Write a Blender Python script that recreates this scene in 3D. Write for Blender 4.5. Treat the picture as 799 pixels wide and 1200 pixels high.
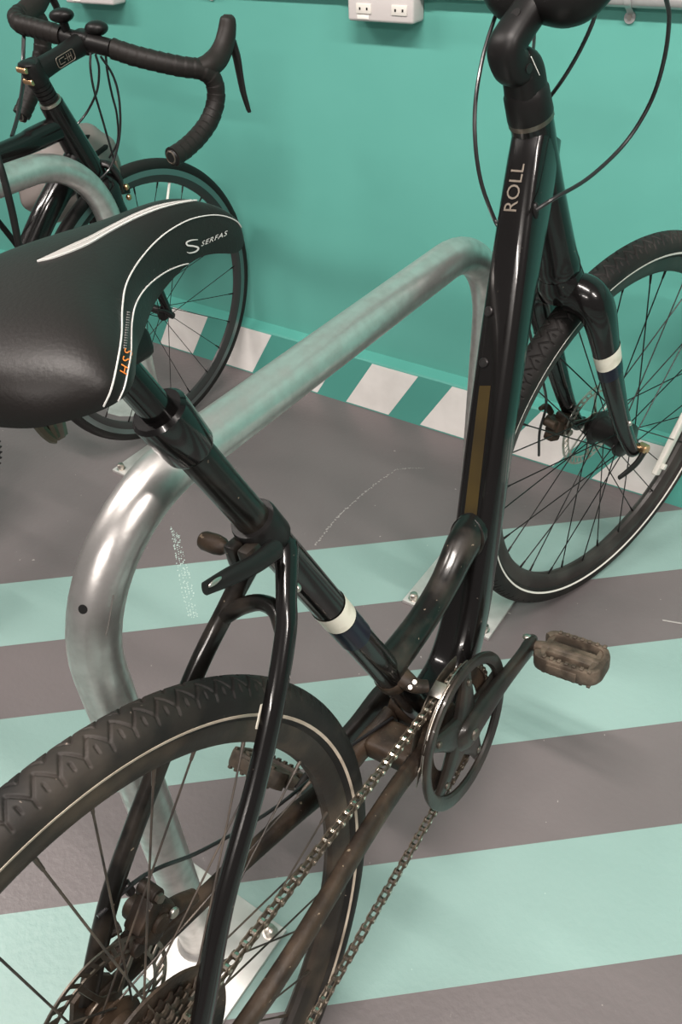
import bpy, bmesh, math, random
import numpy as np
from math import pi, sin, cos, sqrt, radians, atan2
from mathutils import Matrix, Vector
from mathutils.bvhtree import BVHTree
random.seed(4)
for o in list(bpy.data.objects): bpy.data.objects.remove(o)
SC = bpy.context.scene
COL = SC.collection
V3 = lambda *a: np.array(a, float)

# ------------------------------------------------------------------ camera
CAM = V3(-0.97556, -1.54458, 1.17715); YAW, PITCH, ROLL, FPX = -0.6118, 0.6983, -0.0547, 936.7
FW = V3(sin(YAW)*cos(PITCH), cos(YAW)*cos(PITCH), -sin(PITCH))
RT = np.cross(FW, V3(0, 0, 1)); RT /= np.linalg.norm(RT); UP = np.cross(RT, FW)
RT, UP = RT*cos(ROLL)+UP*sin(ROLL), UP*cos(ROLL)-RT*sin(ROLL)
cd = bpy.data.cameras.new('camera'); cam = bpy.data.objects.new('camera', cd); COL.objects.link(cam)
cd.sensor_fit = 'VERTICAL'; cd.sensor_height = 24; cd.lens = FPX/1200*24; cd.clip_start = .02
m = Matrix.Identity(4)
for i in range(3):
    m[i][0], m[i][1], m[i][2], m[i][3] = RT[i], UP[i], -FW[i], CAM[i]
cam.matrix_world = m; SC.camera = cam
def ray(uv): return FW + RT*(uv[0]-399.5)/FPX + UP*(600-uv[1])/FPX

# ------------------------------------------------------------------ light
w = bpy.data.worlds.new('world'); SC.world = w; w.use_nodes = True
bg = w.node_tree.nodes['Background']; bg.inputs[0].default_value = (1.0, .94, .90, 1); bg.inputs[1].default_value = .24
def lamp(name, loc, sx, sy, power, color=(1, .92, .86)):
    l = bpy.data.lights.new(name, 'AREA'); l.shape = 'RECTANGLE'; l.size = sx; l.size_y = sy; l.energy = power; l.color = color
    o = bpy.data.objects.new(name, l); COL.objects.link(o); o.location = loc; return o
lamp('ceiling_tube_light', (-1.15, -1.55, 2.65), 1.5, .14, 82)
lamp('ceiling_tube_light', (1.1, -1.55, 2.65), 1.5, .14, 82)
lamp('ceiling_tube_light', (-3.6, -1.55, 2.65), 1.5, .14, 58)
lamp('ceiling_tube_light', (-.6, -3.9, 2.65), 1.5, .14, 82)
vs = SC.view_settings; vs.view_transform = 'Standard'; vs.look = 'None'; vs.gamma = 1; vs.use_curve_mapping = False; vs.exposure = 0.0

# ------------------------------------------------------------------ materials
def mat(name, col, rough=.5, metal=0., coat=0., col2=None, nscale=8., nlo=.4, nhi=.65, bump=0., bscale=60., spec=.5, detail=5., speck=None, coat_rough=.06, rvar=0., stretch=None, emit=None):
    M = bpy.data.materials.new(name); M.use_nodes = True; nt = M.node_tree; b = nt.nodes['Principled BSDF']
    b.inputs['Base Color'].default_value = (*col, 1); b.inputs['Roughness'].default_value = rough
    b.inputs['Metallic'].default_value = metal; b.inputs['Coat Weight'].default_value = coat; b.inputs['Coat Roughness'].default_value = coat_rough
    b.inputs['Specular IOR Level'].default_value = spec
    tc = nt.nodes.new('ShaderNodeTexCoord'); co = tc.outputs['Object']
    if stretch:
        mp = nt.nodes.new('ShaderNodeMapping'); mp.inputs['Scale'].default_value = stretch
        nt.links.new(co, mp.inputs['Vector']); co = mp.outputs[0]
    def noise(sc, det=5.):
        n = nt.nodes.new('ShaderNodeTexNoise'); n.inputs['Scale'].default_value = sc; n.inputs['Detail'].default_value = det
        nt.links.new(co, n.inputs['Vector']); return n
    def ramp(src, lo, hi):
        r = nt.nodes.new('ShaderNodeMapRange'); r.inputs[1].default_value = lo; r.inputs[2].default_value = hi; nt.links.new(src, r.inputs[0]); return r
    last = None
    if col2:
        n = noise(nscale, detail); r = ramp(n.outputs['Fac'], nlo, nhi)
        mx = nt.nodes.new('ShaderNodeMix'); mx.data_type = 'RGBA'
        mx.inputs[6].default_value = (*col, 1); mx.inputs[7].default_value = (*col2, 1)
        nt.links.new(r.outputs[0], mx.inputs[0]); last = mx.outputs[2]
        if rvar:
            a = nt.nodes.new('ShaderNodeMath'); a.operation = 'MULTIPLY_ADD'; a.inputs[1].default_value = rvar; a.inputs[2].default_value = rough
            nt.links.new(r.outputs[0], a.inputs[0]); nt.links.new(a.outputs[0], b.inputs['Roughness'])
    if speck:
        scol, ssc, thr = speck
        n = noise(ssc, 3.); r = ramp(n.outputs['Fac'], thr, thr+.03)
        mx = nt.nodes.new('ShaderNodeMix'); mx.data_type = 'RGBA'; mx.inputs[7].default_value = (*scol, 1)
        if last: nt.links.new(last, mx.inputs[6])
        else: mx.inputs[6].default_value = (*col, 1)
        nt.links.new(r.outputs[0], mx.inputs[0]); last = mx.outputs[2]
    if last: nt.links.new(last, b.inputs['Base Color'])
    if bump:
        n = noise(bscale, 4.); bp = nt.nodes.new('ShaderNodeBump'); bp.inputs['Strength'].default_value = bump; bp.inputs['Distance'].default_value = .002
        nt.links.new(n.outputs['Fac'], bp.inputs['Height']); nt.links.new(bp.outputs[0], b.inputs['Normal'])
        if coat: nt.links.new(bp.outputs[0], b.inputs['Coat Normal'])
    if emit: b.inputs['Emission Color'].default_value = (*col, 1); b.inputs['Emission Strength'].default_value = emit
    return M
MT = {}
def defm(key, *a, **k): MT[key] = mat(key, *a, **k)
defm('wall', (.122, .405, .345), .5, col2=(.105, .365, .31), nscale=2.2, nlo=.35, nhi=.7, bump=.35, bscale=22, spec=.35)
defm('skirt_teal', (.085, .35, .295), .42, bump=.15, bscale=40)
defm('skirt_white', (.88, .86, .83), .45, col2=(.80, .78, .75), nscale=14, bump=.15, bscale=40)
defm('floor_grey', (.150, .130, .132), .40, col2=(.118, .103, .105), nscale=1.6, nlo=.35, nhi=.7, bump=.35, bscale=90, speck=((.40, .36, .35), 75., .735), spec=.45)
defm('floor_teal', (.245, .362, .338), .40, col2=(.215, .328, .305), nscale=2.2, nlo=.35, nhi=.7, bump=.35, bscale=90, speck=((.50, .62, .58), 80., .755), spec=.45)
defm('galv', (.62, .60, .585), .30, .88, col2=(.50, .485, .47), nscale=60, nlo=.38, nhi=.68, rvar=.1, bump=.06, bscale=130)
defm('galv_plate', (.62, .62, .60), .5, .55, col2=(.50, .50, .48), nscale=22, bump=.08)
defm('hole', (.004, .004, .004), .9)
defm('scratch', (.16, .15, .14), .7)
defm('paint', (.004, .0035, .0035), .2, coat=.35, spec=.25, col2=(.005, .0045, .0045), nscale=9, speck=((.13, .11, .09), 160., .745), bump=.012, bscale=120)
defm('paint_dusty', (.005, .0045, .004), .28, coat=.3, spec=.25, col2=(.034, .026, .020), nscale=22, nlo=.48, nhi=.78, rvar=.35, speck=((.20, .16, .12), 150., .72), coat_rough=.12)
defm('grime', (.014, .0095, .007), .5, spec=.28, col2=(.058, .038, .025), nscale=26, nlo=.38, nhi=.68, bump=.3, bscale=180, speck=((.22, .17, .12), 170., .7))
defm('crank', (.010, .0085, .0075), .38, coat=.2, spec=.3, col2=(.030, .023, .018), nscale=20, nlo=.42, nhi=.7, bump=.1, bscale=120)
defm('tyre', (.0095, .0085, .008), .6, spec=.25, col2=(.036, .029, .024), nscale=17, nlo=.42, nhi=.72, bump=.1, bscale=160, speck=((.16, .13, .11), 120., .73))
defm('tyre_front', (.012, .0105, .010), .6, spec=.25, col2=(.034, .028, .025), nscale=15, nlo=.45, nhi=.75, bump=.1, bscale=160)
defm('reflect_white', (.74, .71, .66), .45)
defm('reflect_dirty', (.50, .42, .34), .5, col2=(.34, .27, .21), nscale=40, nlo=.4, nhi=.7)
defm('rim', (.016, .0115, .0105), .42, col2=(.035, .03, .027), nscale=15, spec=.5)
defm('rim_dirty', (.020, .016, .0135), .5, spec=.3, col2=(.068, .050, .036), nscale=18, nlo=.42, nhi=.7, bump=.15, bscale=120)
defm('spoke', (.018, .016, .016), .32, .6)
defm('spoke_dirty', (.03, .024, .021), .45, .3, col2=(.085, .065, .05), nscale=30)
defm('black_metal', (.02, .018, .018), .35, .4)
defm('satin_black', (.007, .0063, .0063), .42, spec=.28)
defm('rubber', (.009, .0085, .0085), .55, spec=.28, bump=.1, bscale=200)
defm('cable', (.012, .011, .012), .28, coat=.3)
defm('steel', (.62, .59, .55), .28, 1., col2=(.45, .40, .34), nscale=40, rvar=.15)
defm('steel_dark', (.20, .175, .15), .35, .9, col2=(.10, .08, .06), nscale=40, rvar=.2)
defm('brass', (.62, .40, .22), .3, 1.)
defm('white_band', (.74, .70, .60), .4, col2=(.58, .53, .43), nscale=50, nlo=.5, nhi=.75)
defm('blue_band', (.002, .0035, .014), .3, coat=.2, spec=.25)
defm('dark_olive', (.036, .023, .004), .35, coat=.2, col2=(.02, .013, .003), nscale=10)
defm('decal', (.20, .17, .14), .35, .3)
defm('saddle', (.0078, .0066, .0062), .45, bump=.10, bscale=420, spec=.24)
defm('saddle_grey', (.23, .22, .21), .55, bump=.1, bscale=200)
defm('piping', (.44, .435, .42), .5)
defm('orange', (.80, .22, .03), .45)
defm('chain', (.20, .165, .13), .38, .8, col2=(.07, .05, .035), nscale=90, rvar=.25)
defm('roller', (.70, .64, .56), .22, 1.)
defm('pedal', (.040, .030, .022), .55, spec=.35, col2=(.125, .095, .070), nscale=40, nlo=.38, nhi=.68, bump=.4, bscale=160)
defm('clear', (.62, .60, .55), .25, spec=.6)
defm('tape', (.013, .0105, .0095), .52, spec=.28, bump=.12, bscale=260)
defm('hood', (.018, .0145, .013), .5, spec=.28, bump=.05, bscale=300)
defm('road_paint', (.005, .0045, .0045), .22, coat=.35, spec=.25)
defm('road_tyre', (.012, .011, .0105), .55, spec=.28)
defm('road_rim', (.05, .05, .05), .34, .4)
defm('brake_track', (.24, .28, .28), .3, .9)
defm('helmet', (.20, .172, .16), .5)
defm('box_grey', (.62, .58, .57), .45)
defm('box_face', (.74, .71, .66), .4)
defm('conduit', (.55, .54, .54), .32, .55, col2=(.46, .45, .45), nscale=20)
defm('label_white', (.85, .83, .78), .5)

# ------------------------------------------------------------------ mesh helpers
class MB:
    def __init__(s): s.v = []; s.f = []; s.n = 0
    def add(s, v, f):
        v = np.asarray(v, float).reshape(-1, 3); s.v.append(v); s.f += [tuple(i+s.n for i in q) for q in f]; s.n += len(v); return s
    def arr(s): return np.concatenate(s.v)
def mesh(name, mb, smooth=True, sharp=35):
    me = bpy.data.meshes.new(name); me.from_pydata(mb.arr().tolist(), [], mb.f); me.update()
    if smooth:
        me.polygons.foreach_set('use_smooth', [True]*len(me.polygons))
        try: me.set_sharp_from_angle(angle=radians(sharp))
        except Exception: pass
    return me
def link(name, data, parent=None, mw=None, label=None):
    o = bpy.data.objects.new(name, data); COL.objects.link(o)
    if parent: o.parent = parent
    if mw is not None: o.matrix_local = mw
    if label: o['label'] = label
    return o
def obj(name, mb, mt, parent=None, mw=None, smooth=True, label=None, sharp=35):
    me = mesh(name, mb, smooth, sharp); me.materials.append(MT[mt] if isinstance(mt, str) else mt)
    return link(name, me, parent, mw, label)
def thing(o, label, cat, group=None):
    o['label'] = label; o['category'] = cat
    if group: o['group'] = group
    return o
def catmull(P, n=8):
    P = np.asarray(P, float)
    if len(P) < 3 or n < 2: return P
    Q = np.concatenate([[2*P[0]-P[1]], P, [2*P[-1]-P[-2]]]); out = []
    for i in range(1, len(Q)-2):
        a, b, c, d = Q[i-1], Q[i], Q[i+1], Q[i+2]
        for k in range(n):
            t = k/n; out.append(b+.5*t*(c-a+t*(2*a-5*b+4*c-d+t*(3*(b-c)+d-a))))
    out.append(P[-1]); return np.array(out)
def sweep(P, r, seg=14, sub=8, ref=None, ex=2., cap=True, raw=False):
    """tube along P; r = radius, list of radii, or list of (lateral, other) pairs; ex = superellipse exponent"""
    P = np.asarray(P, float); n = len(P)
    rr = np.array([(x, x) if np.isscalar(x) else x for x in (r if isinstance(r, (list, tuple, np.ndarray)) else [r]*n)], float)
    if not raw and n > 2:
        Q = catmull(np.concatenate([P, rr], 1), sub); P, rr = Q[:, :3], Q[:, 3:]
    n = len(P); T = np.gradient(P, axis=0); T /= np.linalg.norm(T, axis=1)[:, None]+1e-12
    rings = []; u = None
    for i in range(n):
        t = T[i]
        if ref is not None: u = np.asarray(ref, float)
        elif u is None: u = V3(0, 0, 1) if abs(t[2]) < .8 else V3(1, 0, 0)
        u = u-t*(u@t); u = u/np.linalg.norm(u); v = np.cross(t, u)
        a = np.arange(seg)*2*pi/seg; ca, sa = np.cos(a), np.sin(a)
        if ex != 2: ca, sa = np.sign(ca)*np.abs(ca)**(2/ex), np.sign(sa)*np.abs(sa)**(2/ex)
        rings.append(P[i]+np.outer(ca*rr[i, 0], u)+np.outer(sa*rr[i, 1], v))
    vv = np.concatenate(rings); f = []
    for i in range(n-1):
        for k in range(seg):
            k2 = (k+1) % seg; f.append((i*seg+k, i*seg+k2, (i+1)*seg+k2, (i+1)*seg+k))
    if cap: f.append(tuple(range(seg-1, -1, -1))); f.append(tuple((n-1)*seg+k for k in range(seg)))
    return vv, f
def lathe(prof, n=64, c=(0, 0, 0), closed=False, axis='y'):
    """revolve (r, h) profile about an axis through c"""
    p = np.asarray(prof, float); m_ = len(p); a = np.arange(n)*2*pi/n; v = np.zeros((n, m_, 3))
    A, Bx, H = {'y': (0, 2, 1), 'z': (0, 1, 2), 'x': (1, 2, 0)}[axis]
    v[:, :, A] = np.cos(a)[:, None]*p[:, 0]; v[:, :, Bx] = np.sin(a)[:, None]*p[:, 0]; v[:, :, H] = p[:, 1]
    v += np.asarray(c, float); f = []
    for i in range(n):
        j = (i+1) % n
        for k in range(m_ if closed else m_-1):
            l = (k+1) % m_; f.append((i*m_+k, i*m_+l, j*m_+l, j*m_+k))
    return v.reshape(-1, 3), f
def cyl(a, b, r, seg=16, r2=None, ch=0.):
    """capped cylinder from a to b, chamfer ch"""
    a, b = np.asarray(a, float), np.asarray(b, float); r2 = r if r2 is None else r2; d = b-a; L = np.linalg.norm(d); d = d/L
    if ch > 0: P = [a, a+d*ch, b-d*ch, b]; rr = [r-ch, r, r2, r2-ch]
    else: P = [a, b]; rr = [r, r2]
    return sweep(P, rr, seg, raw=True) if len(P) == 2 else sweep(np.array(P), rr, seg, raw=True)
def rbox(c, size, R=None, bev=.15, seg=2):
    """rounded box"""
    bm = bmesh.new(); bmesh.ops.create_cube(bm, size=1)
    for v in bm.verts: v.co = Vector((v.co.x*size[0], v.co.y*size[1], v.co.z*size[2]))
    if bev: bmesh.ops.bevel(bm, geom=list(bm.edges), offset=min(size)*bev, segments=seg, affect='EDGES', profile=.5)
    v = np.array([x.co for x in bm.verts]); bm.verts.index_update(); f = [tuple(q.index for q in p.verts) for p in bm.faces]; bm.free()
    if R is not None: v = v@np.asarray(R).T
    return v+np.asarray(c, float), f
def ball(c, r, R=None, nu=16, nv=10):
    v = []; f = []
    for i in range(nv+1):
        th = pi*i/nv
        for k in range(nu): a = 2*pi*k/nu; v.append((r[0]*sin(th)*cos(a), r[1]*sin(th)*sin(a), r[2]*cos(th)))
    for i in range(nv):
        for k in range(nu): f.append((i*nu+k, (i+1)*nu+k, (i+1)*nu+(k+1) % nu, i*nu+(k+1) % nu))
    v = np.array(v)
    if R is not None: v = v@np.asarray(R).T
    return v+np.asarray(c, float), f
def prism(poly, d, thick):
    """extrude 3-D polygon along vector d"""
    p = np.asarray(poly, float); n = len(p); d = np.asarray(d, float)*thick
    v = np.concatenate([p, p+d]); f = [tuple(range(n-1, -1, -1)), tuple(range(n, 2*n))]
    for i in range(n): j = (i+1) % n; f.append((i, j, n+j, n+i))
    return v, f
def rot(ax, a):
    ax = np.asarray(ax, float); ax = ax/np.linalg.norm(ax); K = np.array([[0, -ax[2], ax[1]], [ax[2], 0, -ax[0]], [-ax[1], ax[0], 0]])
    return np.eye(3)+sin(a)*K+(1-cos(a))*K@K
def mat4(R, t=(0, 0, 0)):
    M_ = Matrix.Identity(4)
    for i in range(3):
        for j in range(3): M_[i][j] = R[i][j]
        M_[i][3] = t[i]
    return M_
def one(v_f): return MB().add(*v_f)
def text2d(s, size=1., shear=0., font_space=1.):
    cu = bpy.data.curves.new('t', 'FONT'); cu.body = s; cu.size = size; cu.shear = shear; cu.space_character = font_space; cu.resolution_u = 3
    o = bpy.data.objects.new('t', cu); COL.objects.link(o); dg = bpy.context.evaluated_depsgraph_get()
    me = bpy.data.meshes.new_from_object(o.evaluated_get(dg)); v = np.array([x.co[:2] for x in me.vertices]); f = [tuple(p.vertices) for p in me.polygons]
    bpy.data.objects.remove(o); bpy.data.curves.remove(cu); bpy.data.meshes.remove(me); return v, f

# ------------------------------------------------------------------ setting
def wallp(uv, y=.03): d = ray(uv); t = (y-CAM[1])/d[1]; return CAM+t*d
def floorp(uv, z=0.): d = ray(uv); t = (z-CAM[2])/d[2]; return CAM+t*d
WY = .03
mb = MB(); mb.add([(-5, -5, 0), (3, -5, 0), (3, WY+.2, 0), (-5, WY+.2, 0), (-5, -5, -.1), (3, -5, -.1), (3, WY+.2, -.1), (-5, WY+.2, -.1)], [(0, 1, 2, 3), (7, 6, 5, 4), (0, 4, 5, 1), (1, 5, 6, 2), (2, 6, 7, 3), (3, 7, 4, 0)])
floor_o = obj('floor', mb, 'floor_grey', smooth=False); floor_o['kind'] = 'structure'; floor_o['label'] = 'grey painted floor with teal diagonal stripes'
mb = MB(); mb.add(*rbox((-1, WY+.1, 1.4), (8, .2, 2.8), bev=0))
wall_o = obj('wall_back', mb, 'wall', smooth=False); wall_o['kind'] = 'structure'; wall_o['label'] = 'glossy teal green painted wall'
# painted diagonal stripes (thin coats of paint on the floor)
TH = .6914; sd = V3(cos(TH), sin(TH), 0); sn = V3(-sin(TH), cos(TH), 0)
edges = [-.7123, -.5337, -.3573, -.1818, -.0052, .1735]
while len(edges) < 18: edges.append(edges[-1]+.177)
for k in range(0, 18, 2):
    s0, s1 = edges[k], edges[k+1]
    def clip(s):
        o_ = -sn*s; t0 = (-4.6-o_[0])/sd[0]; t1 = min((2.6-o_[0])/sd[0], (-.002-o_[1])/sd[1]); t0 = max(t0, (-4.8-o_[1])/sd[1]); return o_+sd*t0, o_+sd*t1
    a, b = clip(s0); c, d = clip(s1)
    obj('painted_stripe', one(prism([a+V3(0, 0, -.0002), b+V3(0, 0, -.0002), d+V3(0, 0, -.0002), c+V3(0, 0, -.0002)][::-1], (0, 0, 1), .0006)), 'floor_teal', floor_o, smooth=False)
def scuff(px, w_, mt_, seed, gap=.35):
    rs = random.Random(seed); Q = catmull(np.array([floorp(u_) for u_ in px]), 40); mb = MB()
    for k in range(len(Q)-1):
        if rs.random() < gap: continue
        d_ = Q[k+1]-Q[k]; d_ /= np.linalg.norm(d_); n_ = np.cross(V3(0, 0, 1), d_)*w_*(.3+rs.random()); o_ = n_*rs.uniform(-.6, .6)+V3(0, 0, .0006)
        mb.add(*prism([Q[k]-n_/2+o_, Q[k]+n_/2+o_, Q[k+1]+n_/2+o_, Q[k+1]-n_/2+o_][::-1], (0, 0, 1), .0003))
    obj('scuff_mark', mb, mt_, floor_o, smooth=False)
defm('scuff', (.33, .31, .30), .6); defm('scuff_teal', (.42, .53, .50), .6)
scuff([(368, 640), (398, 604), (430, 575), (462, 552)], .0035, 'scuff', 1, .4)
scuff([(462, 551), (480, 549), (497, 549)], .003, 'scuff', 2, .5)
for k_ in range(4): scuff([(200+3*k_, 615+4*k_), (206+3*k_, 650), (213+4*k_, 690), (222+3*k_, 724)], .0028, 'scuff_teal', 30+k_, .62)
scuff([(776, 727), (799, 731)], .003, 'scuff', 6, .3)
obj('white_patch', one(prism([floorp(u_) for u_ in ((125, 484), (140, 488), (168, 488), (172, 472), (130, 466))][::-1], (0, 0, 1), .0008)), 'galv_plate', floor_o, smooth=False)
# skirting board with slanting white blocks
SH, ST = .150, .03
mb = MB(); prof = [(0, 0), (0, SH-.004), (.003, SH), (ST+.001, SH+.010), (ST+.001, 0)]
v = [(-5, y_, z_) for y_, z_ in prof]+[(3, y_, z_) for y_, z_ in prof]; n = 5
mb.add(v, [tuple(range(n-1, -1, -1)), tuple(range(n, 2*n))]+[(i, (i+1) % n, n+(i+1) % n, n+i) for i in range(n)])
skirt = obj('baseboard_back', mb, 'skirt_teal', smooth=False); skirt['kind'] = 'structure'; skirt['label'] = 'teal skirting board with slanting white painted blocks'
for k in range(-9, 14):
    x0 = -1.936+.229*k; wd = .134; sl = -.086; zb, zt = .004, SH-.006
    obj('white_block', one(prism([(x0+sl, -.0006, zb), (x0+sl+wd, -.0006, zb), (x0+wd, -.0006, zt), (x0, -.0006, zt)], (0, 1, 0), .0008)), 'skirt_white', skirt, smooth=False)
# metal conduit, clips and socket boxes on the wall
CZ = .9565
runs = ((-4.9, -2.777, 'grey metal conduit run on the far side of the road bicycle socket box', (-3.3,)), (-2.613, -1.970, 'grey metal conduit run between the two socket boxes', (-2.35,)), (-1.820, 2.9, 'grey metal conduit run on the wall behind the step-through bicycle handlebar', (-1.43, -.45)))
for xa, xb, lb_, clips in runs:
    cond = obj('conduit', one(sweep([(xa, WY-.014, CZ), (xb, WY-.014, CZ)], .0125, 20, raw=True)), 'conduit'); thing(cond, lb_, 'pipe', 'conduit runs on the teal wall')
    for cxp in clips:
        mb = MB()
        mb.add(*sweep([(cxp, WY-.001, CZ+.024), (cxp, WY-.006, CZ+.014), (cxp, WY-.029, CZ+.008), (cxp, WY-.030, CZ-.006), (cxp, WY-.012, CZ-.016), (cxp, WY-.004, CZ-.022), (cxp, WY-.002, CZ-.028)], [(.006, .0012)]*7, 8, ref=(1, 0, 0), ex=4))
        mb.add(*cyl((cxp, WY-.0005, CZ-.028), (cxp, WY-.0035, CZ-.028), .0095, 18)); c = obj('pipe_clip', mb, 'conduit', cond)
        obj('screw', one(cyl((cxp, WY-.003, CZ-.028), (cxp, WY-.0055, CZ-.028), .004, 12)), 'steel', c)
    for cxp in ([xa+.012] if xa > -4 else [])+([xb-.012] if xb < 2 else []):
        obj('conduit_coupling', one(cyl((cxp-.012, WY-.014, CZ), (cxp+.012, WY-.014, CZ), .0145, 20, ch=.001)), 'conduit', cond)
def socket(x0, x1, label):
    e = link('power_socket', None); e.location = ((x0+x1)/2, WY, .905); thing(e, label, 'socket', 'wall sockets on the conduit')
    wd = x1-x0; hb = .098; D = .045; y0 = -D
    obj('back_box', one(rbox((0, -D/2, hb/2), (wd, D, hb), bev=.12, seg=3)), 'box_grey', e)
    for r_ in (0, 1):
        for sx in (-1, 1):
            zc = .022+r_*.05
            f = obj('outlet', one(rbox((sx*wd*.27+.004, y0, zc), (.034, .004, .017), bev=.25)), 'box_face', e)
            for q in (-1, 1): obj('pin_hole', one(rbox((sx*wd*.27+.004+q*.008, y0-.0018, zc), (.0035, .0012, .0045), bev=0)), 'hole', f)
    obj('label_plate', one(rbox((-wd*.27+.002, y0, .008), (.026, .0016, .007), bev=.1)), 'label_white', e)
socket(-1.968, -1.822, 'grey socket box fixed to the wall between the two bicycles')
socket(-2.775, -2.615, 'grey socket box on the wall above the drop-bar bicycle')

# ------------------------------------------------------------------ galvanised bike stands
def stand(nx, ny, L, label, marks):
    e = link('bike_stand', None); e.location = (nx, ny, 0); e.rotation_euler = (0, 0, 1.5491); thing(e, label, 'bike stand', 'galvanised hoop bike stands')
    H, rb, r = .7493, .1514, .0246; P = [(0, 0, z) for z in np.linspace(.008, H-rb, 5)]
    for a in np.linspace(0, pi/2, 16)[1:]: P.append((rb-rb*cos(a), 0, H-rb+rb*sin(a)))
    for a in np.linspace(0, pi/2, 16): P.append((L-rb+rb*sin(a), 0, H-rb+rb*cos(a)))
    P += [(L, 0, z) for z in np.linspace(H-rb, .008, 5)[1:]]
    t = obj('hoop_tube', one(sweep(P, r, 32, raw=True, ref=(0, 1, 0))), 'galv', e)
    for fx in (.0, L-.012):
        pl = obj('base_plate', one(rbox((fx, 0, .004), (.155, .19, .008), bev=.15)), 'galv_plate', e)
        for sx in (-1, 1):
            for sy in (-1, 1):
                b = obj('anchor_bolt', one(lathe([(0, .0145), (.004, .0145), (.0075, .0125), (.0085, .008), (.0085, .0005), (.011, 0)], 12, (fx+sx*.062, sy*.078, .008), axis='z')), 'steel', pl)
    for x in (0, L): obj('weld_bead', one(lathe([(.0246, .016), (.029, .012), (.031, .008)], 28, (x, 0, 0), axis='z')), 'galv', e)
    return e, t
s1, tube1 = stand(-1.4407, -1.2837, .800, 'thick galvanised steel hoop stand locked between bicycle wheels', True)
s1['label'] = 'galvanised steel hoop stand beside the low step-through bicycle'
s2, tube2 = stand(-2.277, -1.2650, .800, '', False)
s2['label'] = 'galvanised steel hoop stand beside the drop-bar bicycle'
# small drilled hole and a rust scratch on the near bend of the first hoop
bpy.context.view_layer.update()
def bvh_of(o):
    me = o.data; mw = np.array(o.matrix_world)
    v = np.array([x.co for x in me.vertices])@mw[:3, :3].T+mw[:3, 3]
    return BVHTree.FromPolygons([Vector(x) for x in v], [tuple(p.vertices) for p in me.polygons])
def cast(bv, uv):
    h = bv.ray_cast(Vector(CAM), Vector(ray(uv)).normalized())
    return (np.array(h[0]), np.array(h[1])) if h[0] is not None else (None, None)
def world_child(name, mb, mt, parent):
    """mesh given in world coordinates, parented"""
    bpy.context.view_layer.update()
    inv = np.array(parent.matrix_world.inverted()); mb.v = [v@inv[:3, :3].T+inv[:3, 3] for v in mb.v]
    return obj(name, mb, mt, parent)
bv = bvh_of(tube1)
q, nn = cast(bv, (97, 714))
if q is not None: world_child('drilled_hole', one(cyl(q-nn*.002, q+nn*.0004, .0042, 14)), 'hole', tube1)
mb = MB(); pts = []
for uv in ((133, 697), (131, 708), (129, 720), (127, 732), (124, 744)):
    q, nn = cast(bv, uv)
    if q is not None: pts.append(q+nn*.0002)
if len(pts) > 2: world_child('scratch_mark', one(sweep(pts, .0007, 5, 3)), 'scratch', tube1)

# ------------------------------------------------------------------ step-through bicycle: pose and geometry
BX, BY, PSI, LEAN, R = -1.2927, -1.4607, 1.5432, -.1449, .3501
Rl = rot((1, 0, 0), LEAN); BM = rot((0, 0, 1), PSI)@Rl; BO = V3(BX, BY, R*cos(LEAN))
BC = BM.T@(CAM-BO)
def bray(uv): return BM.T@ray(uv)
def unb(uv, y): e = bray(uv); return BC+e*(y-BC[1])/e[1]
BB = V3(.4987, 0, -.0692); STD = V3(-cos(1.1667), 0, sin(1.1667)); AX = V3(-.35141, 0, .93622); FR = V3(.93622, 0, .35141)
FA = V3(1.1536, 0, 0); S0 = V3(1.10565, 0, -.01802); STEER = -.3113; SR = rot(AX, STEER)
bike = link('bicycle', None); bike.matrix_world = mat4(BM, BO-BM@V3(0, 0, R))
thing(bike, 'black low step-through bicycle with padded saddle and disc brakes, leaning on the hoop stand', 'bicycle')
OFF = mat4(np.eye(3), (0, 0, R)); STM = mat4(SR, V3(0, 0, R)+S0-SR@S0)
def bp(name, mb, mt, label=None, steer=False, smooth=True, sharp=35): return obj(name, mb if isinstance(mb, MB) else one(mb), mt, bike, STM if steer else OFF, smooth, label, sharp)
def sub(name, mb, mt, parent, label=None, smooth=True): return obj(name, mb if isinstance(mb, MB) else one(mb), mt, parent, None, smooth, label)
Y = (0, 1, 0)
def lerp(a, b, t): return np.asarray(a, float)*(1-t)+np.asarray(b, float)*t
def stp(t): return BB+STD*t
def axp(t): return S0+AX*t

# --- frame
DT = [(.898, 0, .553), (.879, 0, .515), (.838, 0, .438), (.785, 0, .335), (.730, 0, .212), (.676, 0, .088), (.632, 0, -.002), (.580, 0, -.058), (.515, 0, -.072)]
DTR = [(.0245, .034), (.025, .037), (.0265, .033), (.028, .027), (.0285, .027), (.0285, .0275), (.029, .029), (.030, .030), (.030, .028)]
dt = bp('down_tube', sweep(DT, DTR, 28, 10, Y, ex=3.2), 'paint')
strut = bp('strut_tube', sweep([(.690, 0, .118), (.640, 0, .112), (.585, 0, .088), (.520, 0, .074), (.440, 0, .070)], [(.026, .030), (.022, .026), (.019, .021), (.019, .019), (.021, .020)], 20, 8, Y), 'paint_dusty')
seat_t = bp('seat_tube', sweep([stp(0), stp(.25), stp(.47)], [.019, .0185, .018], 24, 6), 'paint')
bp('head_tube', sweep([axp(.405), axp(.42), axp(.45), axp(.55), axp(.62), axp(.64)], [.029, .030, .0275, .025, .0255, .0255], 28, 6), 'paint')
bp('bottom_bracket_shell', one(cyl(BB+V3(0, -.040, 0), BB+V3(0, .040, 0), .027, 28, ch=.003)), 'grime')
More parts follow.
